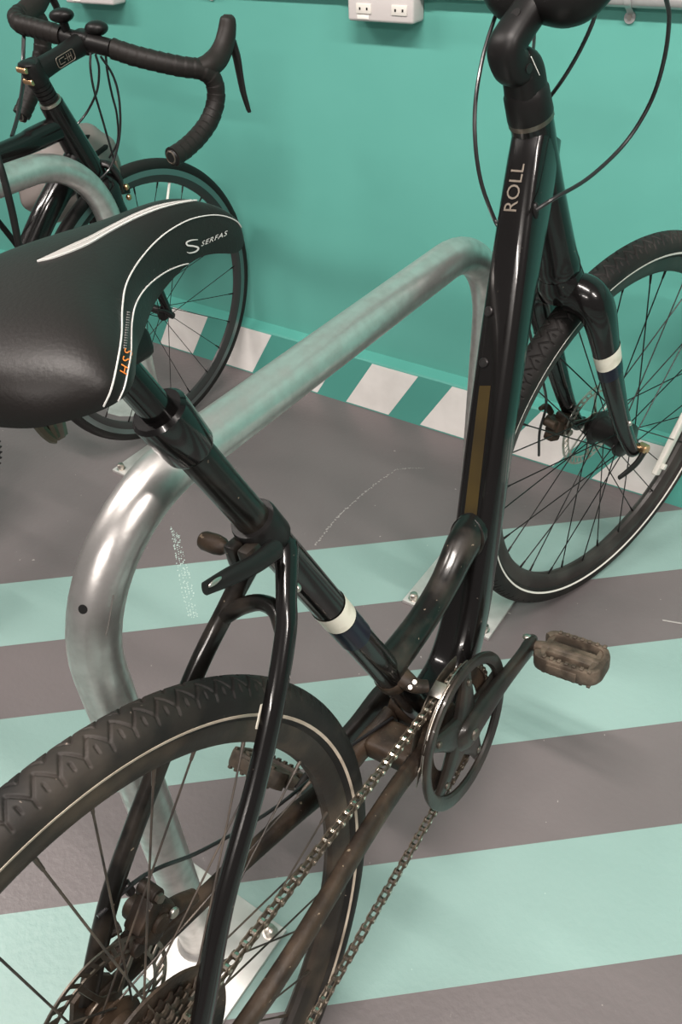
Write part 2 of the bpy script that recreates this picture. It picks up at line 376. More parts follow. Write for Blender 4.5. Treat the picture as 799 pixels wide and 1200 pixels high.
# weld seams where the tubes meet
def weld(name_parent, P, r, mt='paint_dusty', rad=.0022):
    P = np.asarray(P, float); return sub('weld_bead', sweep(P, rad, 6, 1, raw=True), mt, name_parent)
wp = [V3(.640, 0, .112)+V3(0, 1, 0)*.0235*cos(a)+V3(.35, 0, .93)*.0275*sin(a)+V3(.014, 0, .004) for a in np.linspace(-.9, pi+.9, 30)]
weld(strut, wp, 0)
# stays
ss_r = [(.322, -.012, .352), (.312, -.019, .347), (.285, -.035, .327), (.265, -.045, .307), (.224, -.055, .267), (.174, -.060, .214), (.100, -.066, .146), (.038, -.068, .071), (.000, -.068, .010)]
ss_r[-2:] = [(.045, -.068, .070), (.004, -.068, .008)]
def mir(P): return [(x, -y, z) for x, y, z in P]
rss = [(.0105, .0115)]*2+[(.009, .011)]*6+[(.007, .012)]
ssr = bp('seat_stay', sweep(ss_r, rss, 14, 6, Y), 'paint')
ssl = bp('seat_stay', sweep([(.322, .012, .352), (.314, .020, .340), (.276, .040, .291), (.228, .050, .249), (.152, .060, .176), (.068, .066, .095), (.0, .068, .008)], [(.0105, .0115)]*2+[(.009, .011)]*4+[(.007, .012)], 14, 6, Y), 'paint_dusty')
bp('stay_bridge', sweep([(.267, -.043, .303), (.281, -.022, .309), (.285, 0, .307), (.281, .022, .298), (.272, .040, .288)], [.010, .0085, .008, .0085, .010], 12, 6), 'paint_dusty')
csr = [(.470, -.030, -.060), (.420, -.044, -.045), (.360, -.050, -.030), (.279, -.056, -.022), (.157, -.065, -.018), (.085, -.066, -.018), (.0, -.068, -.006)]
csl = [(.470, .030, -.062), (.415, .040, -.070), (.360, .042, -.070), (.279, .055, -.060), (.148, .066, -.037), (.0, .068, -.006)]
bp('chain_stay', sweep(csr, [(.010, .017), (.009, .016), (.0085, .015), (.009, .0135), (.009, .012), (.009, .011), (.006, .012)], 14, 6, Y, ex=2.6), 'grime')
bp('chain_stay', sweep(csl, [(.011, .019), (.010, .017), (.009, .0155), (.009, .0145), (.009, .012), (.006, .012)], 14, 6, Y, ex=2.6), 'grime')
bp('stay_yoke', rbox((.435, 0, -.067), (.055, .075, .030), bev=.3, seg=3), 'grime')
for s in (-1, 1):
    d = bp('dropout', prism([(-.018, s*.066, -.022), (.022, s*.066, -.020), (.030, s*.066, .004), (.018, s*.066, .028), (-.010, s*.066, .024), (-.022, s*.066, 0)], (0, s, 0), .006), 'grime')
# bands and lettering
def band(parent, t0, t1, r, mt, name, skew=.010):
    P0, P1 = stp(t0), stp(t1); seg = 32; v = []; f = []
    u = V3(0, 1, 0); w_ = np.cross(STD, u)
    for e in (0, 1):
        for k in range(seg):
            a = 2*pi*k/seg; v.append((P0, P1)[e]+STD*skew*cos(a)*0+(u*cos(a)+w_*sin(a))*r)
    for k in range(seg): f.append((k, (k+1) % seg, seg+(k+1) % seg, seg+k))
    return sub(name, MB().add(v, f), mt, parent)
band(seat_t, .300, .330, .0193, 'white_band', 'white_band'); band(seat_t, .255, .2985, .0192, 'blue_band', 'blue_band')
def local_bvh(o):
    return BVHTree.FromPolygons([x.co for x in o.data.vertices], [tuple(p.vertices) for p in o.data.polygons])
def lcast(bv_, uv):
    d_ = Vector(bray(uv)).normalized(); h = bv_.ray_cast(Vector(BC), d_)
    return (np.array(h[0]), np.array(h[1])*(-1 if h[1].dot(d_) > 0 else 1)) if h[0] is not None else (None, None)
def decal_text(s, parent, bv_, o, dx, dy, mt, name, lift=.0005, **kw):
    """lettering laid on a surface: o = pixel of the text origin, dx/dy = pixel vectors of one em"""
    v2, f = text2d(s, **kw); out = []; ok = True
    for x, y in v2:
        q, nn_ = lcast(bv_, (o[0]+dx[0]*x+dy[0]*y, o[1]+dx[1]*x+dy[1]*y))
        if q is None: ok = False; q, nn_ = V3(0, 0, 0), V3(0, 0, 1)
        out.append(q+nn_*lift)
    if ok: return sub(name, MB().add(out, f), mt, parent, smooth=False)
    print('decal missed', s)
dbv = local_bvh(dt)
decal_text('ROLL', dt, dbv, (604.5, 250), (4.4, -24.0), (-21, -1.5), 'decal', 'lettering', lift=.0011)
# bottle bosses, cable port, dark olive strip of colour laid on the tube face
for uv in ((573, 365), (567, 425)):
    q, nn = lcast(dbv, uv); mb = MB(); mb.add(*cyl(q-nn*.002, q+nn*.003, .0062, 18, ch=.001)); b = sub('bottle_boss', mb, 'black_metal', dt)
    sub('boss_socket', cyl(q+nn*.0028, q+nn*.0033, .003, 6), 'hole', b)
strip_v = []; ff_ = []
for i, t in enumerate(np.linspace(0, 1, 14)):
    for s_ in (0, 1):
        uv = lerp((562+s_*13, 452), (541+s_*15, 628), t); q, nn = lcast(dbv, uv); strip_v.append(q+nn*.0004)
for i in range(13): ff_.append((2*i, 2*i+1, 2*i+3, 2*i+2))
sub('olive_strip', MB().add(strip_v, ff_), 'dark_olive', dt, 'dark olive strip on the down tube')
q, nn = lcast(dbv, (628, 247))
if q is not None: sub('cable_port', ball(q, (.006, .004, .010)), 'satin_black', dt)
q, nn = unb((336, 694), -.028), None
bp('mount_screw', ball((.302, -.030, .323), (.005, .007, .005)), 'steel')
# sticker on the seat stay
mbs = MB(); 
st0 = [V3(.2225, -.0655, .268), V3(.196, -.069, .239)]
mbs.add(*sweep([(.219, -.0462, .2625), (.205, -.0472, .2465)], [(.0012, .0055)]*2, 10, raw=True, ref=Y)); sub('white_sticker', mbs, 'white_band', ssr)

# --- seat post, clamp and saddle
bp('seat_post', sweep([stp(.47), stp(.52), stp(.625)], [.0158, .0158, .0158], 24, 4), 'paint_dusty')
bp('suspension_collar', sweep([stp(.602), stp(.606), stp(.640), stp(.648), stp(.651)], [.0185, .0205, .0225, .0225, .0195], 28, 1, raw=True), 'paint')
bp('post_shaft', sweep([stp(.640), stp(.69), stp(.71)], [.0130, .0130, .0130], 20, 2), 'paint')
cl = bp('seat_clamp', sweep([stp(.467), stp(.469), stp(.498), stp(.501)], [.0205, .0218, .0218, .0205], 28, raw=True), 'satin_black')
mb = MB(); rear = V3(-.93, 0, -.36); cpos = stp(.484)+np.cross(STD, V3(0, 1, 0))*0+V3(-.026, 0, -.010)
mb.add(*rbox(cpos+V3(0, .008, 0), (.020, .013, .024), bev=.25)); mb.add(*rbox(cpos+V3(0, -.008, 0), (.020, .013, .024), bev=.25)); sub('clamp_ear', mb, 'paint_dusty', cl)
sub('clamp_nut', lathe([(0, .050), (.008, .050), (.009, .047), (.0095, .034), (.008, .026), (.005, .022), (.005, .0)], 14, cpos), 'grime', cl)
sub('clamp_bolt', ball(cpos+V3(-.002, -.022, .004), (.005, .004, .005)), 'steel', cl)
lev = [unb((322, 643), -.030), unb((300, 660), -.036), unb((270, 675), -.036), unb((240, 690), -.034)]
lever = sub('quick_release_lever', sweep(lev, [(.008, .0085), (.0065, .008), (.006, .0075), (.004, .0055)], 14, 6, Y, ex=2.6), 'satin_black', cl)
sub('lever_slot', ball(unb((252, 682), -.0405), (.0075, .0012, .0024), rot((0, 1, 0), radians(8))), 'steel', lever)
# saddle surface
SW = [.0628, .1147, .0704, .0311, .0145, .0066]; SZ = [.6463, .6542, .662, .6603, .6561, .6303]; SD = [.0333, .0382, .0436, .0383, .0328, .0278]; XR, XN = .08, .368
def itp(v, t):
    t = np.clip(t, 0, 1)*5; i = np.clip(t.astype(int), 0, 4); f = t-i; vv = np.concatenate([[2*v[0]-v[1]], v, [2*v[-1]-v[-2]]])
    a, b, c, d = vv[i], vv[i+1], vv[i+2], vv[i+3]; return b+.5*f*(c-a+f*(2*a-5*b+4*c-d+f*(3*(b-c)+d-a)))
nt_, na_ = 110, 61
t = (1-np.cos(np.linspace(0, pi, nt_)))/2; a = np.linspace(-1, 1, na_)
e1 = np.sqrt(np.clip(1-(np.clip(.10-t, 0, 1)/.10)**2, 0, 1)); e2 = np.sqrt(np.clip(1-(np.clip(t-.90, 0, 1)/.10)**2, 0, 1))
sw = itp(SW, t)*np.maximum(e1, .02)*np.maximum(e2, .02); sz = itp(SZ, t)-(1-e2)*.012; sdp = itp(SD, t)*(.35+.65*e1)*(.08+.92*e2)
th = a*pi/2*1.12
sy = sw[:, None]*np.sign(th)*np.abs(np.sin(th))**.85; szz = sz[:, None]-sdp[:, None]*(1-np.cos(th))
sx = (XR+(XN-XR)*t)[:, None]+0*sy
sv = np.stack([sx, sy, szz], -1); vv = sv.reshape(-1, 3)
f = [(i*na_+k, (i+1)*na_+k, (i+1)*na_+k+1, i*na_+k+1) for i in range(nt_-1) for k in range(na_-1)]
# underside shell
under = sv.copy(); under[:, :, 2] = szz-0
low = np.stack([sx[:, ::6], sy[:, ::6]*.93, np.minimum(szz[:, ::6], (sz-sdp*1.0)[:, None])+.004], -1); nl = low.shape[1]; nb = len(vv)
f2 = [(nb+i*nl+k, nb+i*nl+k+1, nb+(i+1)*nl+k+1, nb+(i+1)*nl+k) for i in range(nt_-1) for k in range(nl-1)]
for i in range(nt_-1):
    f2.append((i*na_, (i+1)*na_, nb+(i+1)*nl, nb+i*nl)); f2.append((i*na_+na_-1, nb+i*nl+nl-1, nb+(i+1)*nl+nl-1, (i+1)*na_+na_-1))
saddle = bp('saddle', MB().add(np.concatenate([vv, low.reshape(-1, 3)]), f+f2), 'saddle', 'wide padded black saddle with white piping')
sbv = local_bvh(saddle)
def surf_line(px, width, mt, name, lift=.0007, sub_=6):
    px = catmull(np.array(px, float), sub_); pts = []
    for uv in px:
        q, nn_ = lcast(sbv, uv)
        if q is not None: pts.append((q, nn_))
    v = []; f_ = []
    for i, (q, nn_) in enumerate(pts):
        a_, b_ = pts[max(i-1, 0)][0], pts[min(i+1, len(pts)-1)][0]; T_ = b_-a_; T_ /= np.linalg.norm(T_)+1e-9
        s_ = np.cross(nn_, T_); s_ /= np.linalg.norm(s_)+1e-9
        v += [q-s_*width/2+nn_*.0001, q-s_*width/3+nn_*lift, q+s_*width/3+nn_*lift, q+s_*width/2+nn_*.0001]
        if i: b4 = 4*i; f_ += [(b4-4+k, b4+k, b4+k+1, b4-3+k) for k in range(3)]
    if len(pts) > 1: return sub(name, MB().add(v, f_), mt, saddle)
PIP1 = [(283.5, 268), (276, 259), (260, 253), (240, 253), (216, 260), (188, 278), (164, 304), (148, 332), (143, 360), (142, 392), (138, 420), (130, 456), (121, 476)]
PIP2 = [(228, 308), (212, 311), (192, 320), (172, 336), (159, 356), (154, 380), (153, 412), (149, 436), (145, 454), (138, 470)]
surf_line(PIP1, .0009, 'piping', 'piping'); surf_line(PIP2, .0008, 'piping', 'piping')
# silver panel along the crown of the saddle
up_ = [(44, 306), (60, 298.5), (82, 288), (104, 278), (128, 265.5), (152, 253.5), (172, 245), (188, 240), (206, 236.5), (224, 234.5), (236, 234.5)]
lo_ = [(44, 307), (60, 303.5), (82, 296), (104, 286.5), (128, 272.5), (152, 259.5), (172, 250.5), (188, 244.5), (206, 239.5), (224, 236.2), (236, 235.5)]
U = catmull(up_, 5); Lw = catmull(lo_, 5); v = []; f_ = []; ncol = 4
rows = []
for i in range(len(U)):
    row = []
    for k in range(ncol+1):
        q, nn_ = lcast(sbv, lerp(U[i], Lw[i], k/ncol))
        row.append(None if q is None else q+nn_*.0006)
    if all(r_ is not None for r_ in row): rows.append(row)
for r_ in rows: v += r_
f_ = [(i*(ncol+1)+k, i*(ncol+1)+k+1, (i+1)*(ncol+1)+k+1, (i+1)*(ncol+1)+k) for i in range(len(rows)-1) for k in range(ncol)]
if rows: sub('silver_panel', MB().add(v, f_), 'saddle_grey', saddle)
surf_line(lo_, .0009, 'piping', 'piping', .0010)
surf_line([lerp(a_, b_, .45) for a_, b_ in zip(up_, lo_)][2:-2], .0005, 'piping', 'piping', .0010)
decal_text('SERFAS', saddle, sbv, (234.5, 289), (8.6, -3.7), (2.6, 9.0*-1), 'piping', 'lettering', font_space=1.15)
# the S-shaped swoosh emblem beside the lettering
def swoosh(pts, ws):
    P = catmull(np.array([(*p_, w_) for p_, w_ in zip(pts, ws)], float), 6); v = []; f_ = []
    T_ = np.gradient(P[:, :2], axis=0); T_ /= np.linalg.norm(T_, axis=1)[:, None]; N_ = np.stack([-T_[:, 1], T_[:, 0]], 1)
    for i in range(len(P)):
        for s_ in (-1, 1):
            q, nn_ = lcast(sbv, P[i, :2]+N_[i]*s_*P[i, 2]/2)
            if q is None: return
            v.append(q+nn_*.0006)
    f_ = [(2*i, 2*i+1, 2*i+3, 2*i+2) for i in range(len(P)-1)]
    sub('emblem', MB().add(v, f_), 'piping', saddle)
swoosh([(231, 281), (224, 281.5), (218, 284), (219, 287.5), (226, 288.5), (231.5, 290.5), (229, 294.5), (222, 296.5), (218, 295.5)], [.7, 1.4, 1.8, 1.9, 1.9, 2.0, 1.9, 1.3, .5])
decal_text('H.S.S', saddle, sbv, (148.5, 441.5), (3.2, -14.8), (-14.2, -4.0), 'orange', 'lettering', shear=.25, font_space=.95)
for i in range(15):
    uv = (144.5+.30*i, 408-3.0*i); q, nn_ = lcast(sbv, uv); q2, n2 = lcast(sbv, (uv[0]+2.8, uv[1]+.4))
    if i == 0: tick = MB()
    if q is not None and q2 is not None: tick.add(*sweep([q+nn_*.0003, q2+n2*.0003], .00035, 5, raw=True))
sub('tick_marks', tick, 'saddle_grey', saddle)
mb = MB()
for s in (-1, 1):
    mb.add(*sweep([(.325, s*.004, .630), (.305, s*.006, .627), (.275, s*.010, .617), (.23, s*.018, .600), (.16, s*.022, .592), (.125, s*.034, .606), (.11, s*.040, .622)], .0035, 10, 6))
sub('saddle_rail', mb, 'steel_dark', saddle)
cl2 = bp('saddle_clamp', rbox(stp(.712)+V3(-.003, 0, .002), (.050, .052, .022), bev=.3, seg=3), 'satin_black')
sub('clamp_bolt', cyl(stp(.712)+V3(-.018, 0, -.022), stp(.712)+V3(-.018, 0, .0), .004, 10), 'steel', cl2)
mb = MB(); mb.add(*sweep([unb((44, 497), -.02), unb((54, 508), -.02), unb((64, 512), -.02), (.150, -.020, .585)], .0035, 8, 4)); 
mb.add(*sweep([unb((66, 497), -.012), unb((70, 509), -.012), (.165, -.012, .590)], [.0045, .005, .004], 8, 4)); sub('clamp_bracket', mb, 'steel_dark', cl2)

# --- wheels
def tyre_mesh(Rt, rt, name, pattern=True):
    nC = 2200 if pattern else 160
    half = 1.22
    ph = np.concatenate([np.linspace(-2.62, -half, 10)[:-1], np.linspace(-half, half, 54 if pattern else 16), np.linspace(half, 2.62, 10)[1:]])
    Rc = Rt-rt; nP = 98; P_ = 2*pi*Rt/nP
    s_ = np.arange(nC)*2*pi*Rt/nC; S, PH = np.meshgrid(s_, ph, indexing='ij'); rad = np.full_like(S, rt)
    if pattern:
        Vv = PH*rt; segs = []
        for k in (-1, 0, 1):
            o_ = k*P_
            segs += [((o_, .0010), (o_+P_/2, .0165)), ((o_+P_/2, .0165), (o_+P_, .0010)), ((o_, -.0165), (o_+P_/2, -.0010)), ((o_+P_/2, -.0010), (o_+P_, -.0165)),
                     ((o_, -.0165), (o_, -.0235)), ((o_+P_/2, .0165), (o_+P_/2, .0235)), ((o_+P_*.5, -.0130), (o_+P_*.5, -.0185)), ((o_, .0130), (o_, .0185))]
        sm = np.mod(S, P_); D = np.full_like(S, 1.)
        for (a0, b0), (a1, b1) in segs:
            dx, dy = a1-a0, b1-b0; tt = np.clip(((sm-a0)*dx+(Vv-b0)*dy)/(dx*dx+dy*dy), 0, 1); D = np.minimum(D, np.hypot(sm-a0-tt*dx, Vv-b0-tt*dy))
        g = np.clip(1-(D-.0005)/.0007, 0, 1); rad = rad-.0020*g*g*(3-2*g)
    ang = S/Rt; rr_ = Rc+rad*np.cos(PH)
    v = np.stack([rr_*np.cos(ang), rad*np.sin(PH), rr_*np.sin(ang)], -1).reshape(-1, 3); m_ = len(ph)
    i, k = np.meshgrid(np.arange(nC), np.arange(m_-1), indexing='ij'); j = (i+1) % nC
    F = np.stack([i*m_+k, i*m_+k+1, j*m_+k+1, j*m_+k], -1).reshape(-1, 4)
    me = bpy.data.meshes.new(name); me.vertices.add(len(v)); me.vertices.foreach_set('co', v.ravel()); me.loops.add(F.size); me.loops.foreach_set('vertex_index', F.ravel().astype(np.int32))
    me.polygons.add(len(F)); me.polygons.foreach_set('loop_start', np.arange(0, F.size, 4, dtype=np.int32)); me.polygons.foreach_set('use_smooth', np.ones(len(F), bool)); me.update(calc_edges=True); me.validate(); return me
def spokes(parent, n, rh, yh, rr_, yr, rs, mt, cross=.9, rad=.0011, nip='black_metal', phase=0., yoff=0.):
    """n spokes: four shared meshes, rotated copies"""
    kinds = []
    for sd_ in (-1, 1):
        for cr in (-1, 1):
            a1 = cr*cross
            p0 = V3(rh*cos(a1), yoff+sd_*yh+cr*.002, rh*sin(a1)); p1 = V3(rr_, yoff*.0+sd_*yr, 0); mb = MB(); mb.add(*sweep([p0, lerp(p0, p1, .5), p1], rad, 7, raw=True))
            d = p1-p0; d /= np.linalg.norm(d); mb.add(*sweep([p1-d*.016, p1-d*.004, p1+d*.004], [.0016, .0021, .0021], 7, raw=True))
            me = mesh('spoke', mb); me.materials.append(MT[mt]); kinds.append(me)
    for k in range(n):
        sd_ = k % 2; cr = (k//2) % 2; o = link('spoke', kinds[sd_*2+cr], parent); o.rotation_euler = (0, phase+k*2*pi/n, 0)
TYRE = tyre_mesh(R, .0213, 'tyre')
def ring_stripe(parent, mt):
    for s in (-1, 1):
        pr = []
        for dl, h in ((-.085, .0001), (-.075, .0005), (.075, .0005), (.085, .0001)):
            p_ = s*(2.00+dl); rr_ = .0213+h; pr.append((R-.0213+rr_*cos(p_), rr_*sin(p_)))
        sub('reflective_stripe', lathe(pr, 160), mt, parent)
def rim_prof(ro=.3145, ri=.2865, hw=.0138): return [(ro, -hw), (ro-.008, -hw-.0004), (ri+.010, -hw+.002), (ri+.002, -.006), (ri, 0), (ri+.002, .006), (ri+.010, hw-.002), (ro-.008, hw+.0004), (ro, hw), (ro-.004, hw-.0025), (ro-.009, 0), (ro-.004, -hw+.0025)]
def rotor(parent, y, r0, mt):
    mb = MB(); n = 40
    for ra, rb_ in ((r0-.004, r0), (r0-.0165, r0-.0135)):
        mb.add(*lathe([(ra, y-.001), (rb_, y-.001), (rb_, y+.001), (ra, y+.001)], 72, closed=True))
    for k in range(n):
        a0 = 2*pi*k/n; mb.add(*sweep([(cos(a0)*(r0-.0145), y, sin(a0)*(r0-.0145)), (cos(a0+.09)*(r0-.003), y, sin(a0+.09)*(r0-.003))], [(.0009, .0021)]*2, 8, raw=True, ref=Y, ex=4))
    for k in range(6):
        a0 = 2*pi*k/6; mb.add(*sweep([(cos(a0)*.020, y, sin(a0)*.020), (cos(a0+.35)*(r0-.05), y, sin(a0+.35)*(r0-.05)), (cos(a0+.55)*(r0-.015), y, sin(a0+.55)*(r0-.015))], [(.0009, .004), (.0009, .003), (.0009, .003)], 8, 4, ref=Y, ex=4))
    mb.add(*lathe([(.014, y-.001), (.023, y-.001), (.023, y+.001), (.014, y+.001)], 40, closed=True))
    return sub('brake_rotor', mb, mt, parent)
# rear wheel
wh = link('wheel', None, bike, OFF, 'rear wheel with dusty zigzag tread')
t_ = link('tyre', TYRE, wh); TYRE.materials.append(MT['tyre'])
ring_stripe(wh, 'reflect_dirty')
sub('rim', lathe(rim_prof(), 160, closed=True), 'rim_dirty', wh)
spokes(wh, 32, .026, .030, .289, .004, 0, 'spoke_dirty', phase=.055)
sub('hub', lathe([(.0, -.063), (.009, -.063), (.010, -.050), (.016, -.036), (.028, -.033), (.029, -.029), (.019, -.025), (.016, 0), (.019, .025), (.029, .029), (.028, .033), (.018, .037), (.014, .052), (.009, .063), (0, .063)], 40), 'grime', wh)
rotor(wh, .047, .078, 'steel_dark')
def cog(y, r, nteeth, th=.0018):
    mb = MB(); P = []
    for k in range(nteeth):
        for da, rr_ in ((0, r-.004), (.25, r-.003), (.42, r+.0015), (.58, r+.0015), (.75, r-.003)):
            a_ = 2*pi*(k+da)/nteeth; P.append((rr_*cos(a_), y-th/2, rr_*sin(a_)))
    mb.add(*prism(P, (0, 1, 0), th)); return mb
sub('spoke_protector', lathe([(.020, -.0205), (.060, -.0200), (.082, -.0225), (.087, -.0260), (.086, -.0285), (.078, -.0265), (.060, -.0235), (.020, -.0235)], 72, closed=True), 'grime', wh)
for i, (r_, nt2) in enumerate(((.070, 36), (.064, 33), (.057, 29), (.050, 25), (.044, 22), (.037, 18), (.030, 15), (.024, 12))):
    sub('cassette_sprocket', cog(-.0270-.0032*i, r_, nt2), 'grime' if i == 0 else 'steel_dark', wh, smooth=False)
# front wheel
FWM = mat4(SR, V3(0, 0, R)+S0+SR@(FA-S0))
wf = link('wheel', None, bike, FWM, 'front wheel turned towards the right')
TF = TYRE.copy(); TF.materials.clear(); TF.materials.append(MT['tyre_front']); link('tyre', TF, wf)
ring_stripe(wf, 'reflect_white'); sub('rim', lathe(rim_prof(), 160, closed=True), 'rim', wf)
spokes(wf, 32, .029, .028, .289, .004, 0, 'spoke', phase=.12)
sub('hub', lathe([(0, -.050), (.010, -.050), (.012, -.042), (.020, -.037), (.031, -.034), (.032, -.026), (.024, -.022), (.022, 0), (.024, .022), (.032, .026), (.030, .031), (.020, .035), (.012, .042), (.010, .050), (0, .050)], 40), 'black_metal', wf)
rotor(wf, .042, .080, 'steel')
rf = link('r', None); bpy.data.objects.remove(rf)
ra_ = -.545; rd = V3(cos(ra_), 0, sin(ra_)); rt_ = V3(-sin(ra_), 0, cos(ra_)); rc_ = rd*.248+V3(0, -.003, 0)
Rr = np.stack([rt_, V3(0, 1, 0), np.cross(rt_, V3(0, 1, 0))], 1)
rfl = sub('spoke_reflector', rbox(rc_, (.135, .012, .020), Rr, bev=.3, seg=3), 'clear', wf)
sub('reflector_clip', rbox(rc_-rt_*.045+V3(0, -.009, 0), (.012, .008, .012), Rr, bev=.2), 'clear', rfl)
# wheel axle ends
ax_ = obj('axle_lever', one(cyl((1.1536, -.075, 0), (1.1536, -.058, 0), .010, 16, ch=.002)), 'brass', bike, STM)
obj('lever_arm', one(sweep([(1.1536, -.070, -.004), (1.130, -.074, -.014), (1.104, -.074, -.020), (1.085, -.072, -.024)], [(.005, .007), (.0045, .0065), (.004, .006), (.003, .005)], 12, 5, Y)), 'satin_black', ax_, Matrix.Identity(4))

# --- fork, stem, handlebar
def fk(name, g, mt, label=None): return bp(name, g, mt, label, True)
cr0 = axp(.405); side = []
fork = fk('fork_crown', sweep([axp(.37), axp(.385), axp(.402), axp(.41)], [(.034, .028), (.036, .031), (.033, .030), (.030, .030)], 28, 4, Y), 'paint')
bl = [axp(.378)+V3(0, -.016, 0), axp(.372)+V3(.006, -.040, 0), axp(.345)+V3(.008, -.053, 0), axp(.285)+V3(.009, -.056, 0), axp(.20)+V3(.012, -.057, 0), axp(.10)+V3(.020, -.058, 0), axp(.03)+V3(.034, -.059, 0), FA+V3(-.004, -.059, -.004)]
br = [(.024, .028), (.025, .029), (.020, .028), (.0165, .024), (.0145, .020), (.0125, .016), (.0105, .014), (.007, .013)]
blade = fk('fork_blade', sweep(bl, br, 20, 7, Y), 'paint')
blade2 = fk('fork_blade', sweep(mir(bl), br, 20, 7, Y), 'paint')
def blade_at(t, side_=1):
    P = catmull(np.array(bl), 7); Rr_ = catmull(np.array(br), 7); i = t*(len(P)-1); k = int(i); f_ = i-k; k2 = min(k+1, len(P)-1)
    p_ = lerp(P[k], P[k2], f_); return p_*V3(1, side_, 1), lerp(Rr_[k], Rr_[k2], f_)
for b_, s_ in ((blade, 1), (blade2, -1)):
    for nm, t0, t1, mt_ in (('white_band', .440, .490, 'white_band'), ('blue_band', .4905, .530, 'blue_band')):
        pts = [blade_at(t__, s_) for t__ in np.linspace(t0, t1, 5)]
        obj(nm, one(sweep([q[0] for q in pts], [q[1]+.0006 for q in pts], 24, raw=True, ref=Y, cap=False)), mt_, b_, Matrix.Identity(4))
obj('mount_screw', one(ball(blade_at(.70)[0]+V3(.004, -.013, 0), (.005, .004, .005))), 'steel', blade, Matrix.Identity(4))
cp = fk('headset_spacer', sweep([axp(.638), axp(.642), axp(.668), axp(.674)], [.0265, .0272, .0262, .0225], 28, raw=True), 'satin_black')
fk('spacer_ring', sweep([axp(.634), axp(.640)], [.0268, .0268], 28, raw=True), 'steel_dark')
# adjustable stem: column then forward extension
sc = V3(.855, 0, .652)
stem = fk('stem', sweep([axp(.668), axp(.695), V3(.844, 0, .640), V3(.834, 0, .657), V3(.844, 0, .669), V3(.866, 0, .686), V3(.885, 0, .700)], [(.0225, .0225), (.0215, .0215), (.020, .020), (.0205, .0175), (.020, .0175), (.0195, .017), (.023, .020)], 24, 7, Y, ex=2.7), 'satin_black')
obj('stem_bolt', one(cyl(axp(.70)+V3(-.010, -.0185, 0), axp(.70)+V3(-.010, -.0212, 0), .0050, 16)), 'black_metal', stem, Matrix.Identity(4))
obj('stem_bolt', one(cyl(V3(.846, -.003, .6855), V3(.842, -.003, .6895), .006, 16)), 'black_metal', stem, Matrix.Identity(4))
obj('scale_marks', one(sweep([axp(.712)+V3(-.004, -.0207, 0), axp(.690)+V3(.003, -.0214, 0)], .0006, 6, raw=True)), 'label_white', stem, Matrix.Identity(4))
hb = [(.850, -.330, .800), (.868, -.25, .806), (.888, -.17, .792), (.894, -.115, .757), (.892, -.075, .720), (.888, -.042, .702), (.886, 0, .700)]
hb += [(x, -y, z) for x, y, z in hb[-2::-1]]
hr = [.011, .012, .013, .015, .022, .030, .027]; hr += hr[-2::-1]
hbar = fk('handlebar', sweep(hb, hr, 20, 8), 'satin_black')
for s in (-1, 1):
    obj('grip', one(sweep([(.871, s*.235, .806), (.869, s*.245, .806), (.853, s*.315, .801), (.849, s*.335, .800)], [.0145, .017, .0175, .016], 20, 5)), 'rubber', hbar, Matrix.Identity(4))
    obj('brake_lever', one(sweep([(.884, s*.20, .798), (.925, s*.215, .788), (.935, s*.26, .784), (.920, s*.33, .778)], [.009, .006, .005, .004], 10, 6)), 'black_metal', hbar, Matrix.Identity(4))
# cables
def cab(px, r=.0025, bar=None):
    P = ([S0+SR@(np.array(bar)-S0)] if bar else [])+[unb((u_, v_), y_) for u_, v_, y_ in px]; return bp('cable', sweep(P, r, 10, 8), 'cable')
cab([(592, -14, .045), (580, 20, .050), (566, 66, .052), (557, 120, .050), (557, 170, .046), (564, 215, .040), (578, 254, .030), (585, 268, .020)], bar=(.894, .115, .757))
cab([(625, 30, 0.055), (624, 70, .045), (624, 105, .040), (625, 135, .035)], .0022, bar=(.888, .035, .702))
cab([(705, -12, -.065), (696, 22, -.050), (680, 58, -.035), (660, 92, -.015), (637, 123, .012), (622, 140, .030)], bar=(.894, -.105, .750))
cab([(780, -30, -.14), (784, 20, -.135), (778, 70, -.125), (762, 120, -.112), (732, 168, -.093), (690, 208, -.070), (650, 232, -.048), (628, 246, -.031)], bar=(.888, -.17, .792))

# front disc caliper on the left fork blade and its hose
def caliper(P, Rm, steer, mt, ysign=1):
    P = np.asarray(P, float); mb = MB(); c = MB()
    mb.add(*rbox(P, (.044, .030, .030), Rm, bev=.22, seg=2)); body = bp('brake_caliper', mb, mt, None, steer)
    g = lambda x, y, z: P+Rm@V3(x, y, z)
    def cp_(nm, geo_, m2=mt): obj(nm, one(geo_), m2, body, Matrix.Identity(4))
    cp_('caliper_body', rbox(g(.004, -.004, .018), (.034, .024, .018), Rm, bev=.25)); cp_('caliper_body', rbox(g(-.006, .004, -.020), (.026, .020, .016), Rm, bev=.25))
    cp_('caliper_piston', cyl(g(0, .012, .002), g(0, .026, .002), .013, 18, ch=.002)); cp_('caliper_piston', cyl(g(.002, -.012, .002), g(.002, -.019, .002), .0105, 18, ch=.002))
    for x, z in ((.024, .016), (-.026, .006)): cp_('caliper_ear', cyl(g(x, -.010, z), g(x, .014, z), .0085, 14, ch=.001))
    cp_('caliper_bolt', cyl(g(.024, -.010, .016), g(.024, -.014, .016), .0055, 6), 'steel_dark'); cp_('caliper_bolt', cyl(g(.014, -.016, -.008), g(.014, -.020, -.008), .0058, 12, ch=.001), 'steel')
    cp_('caliper_arm', sweep([g(-.016, .014, .020), g(-.030, .018, .032), g(-.050, .016, .030)], [.006, .0055, .004], 10, 5)); cp_('cable_stop', cyl(g(.018, .012, .030), g(.026, .012, .046), .005, 10, ch=.001), 'black_metal')
    return body
fc = unb((0, 0), 0)
c1 = caliper((1.083, .060, .022), rot((0, 1, 0), radians(20)), True, 'grime')
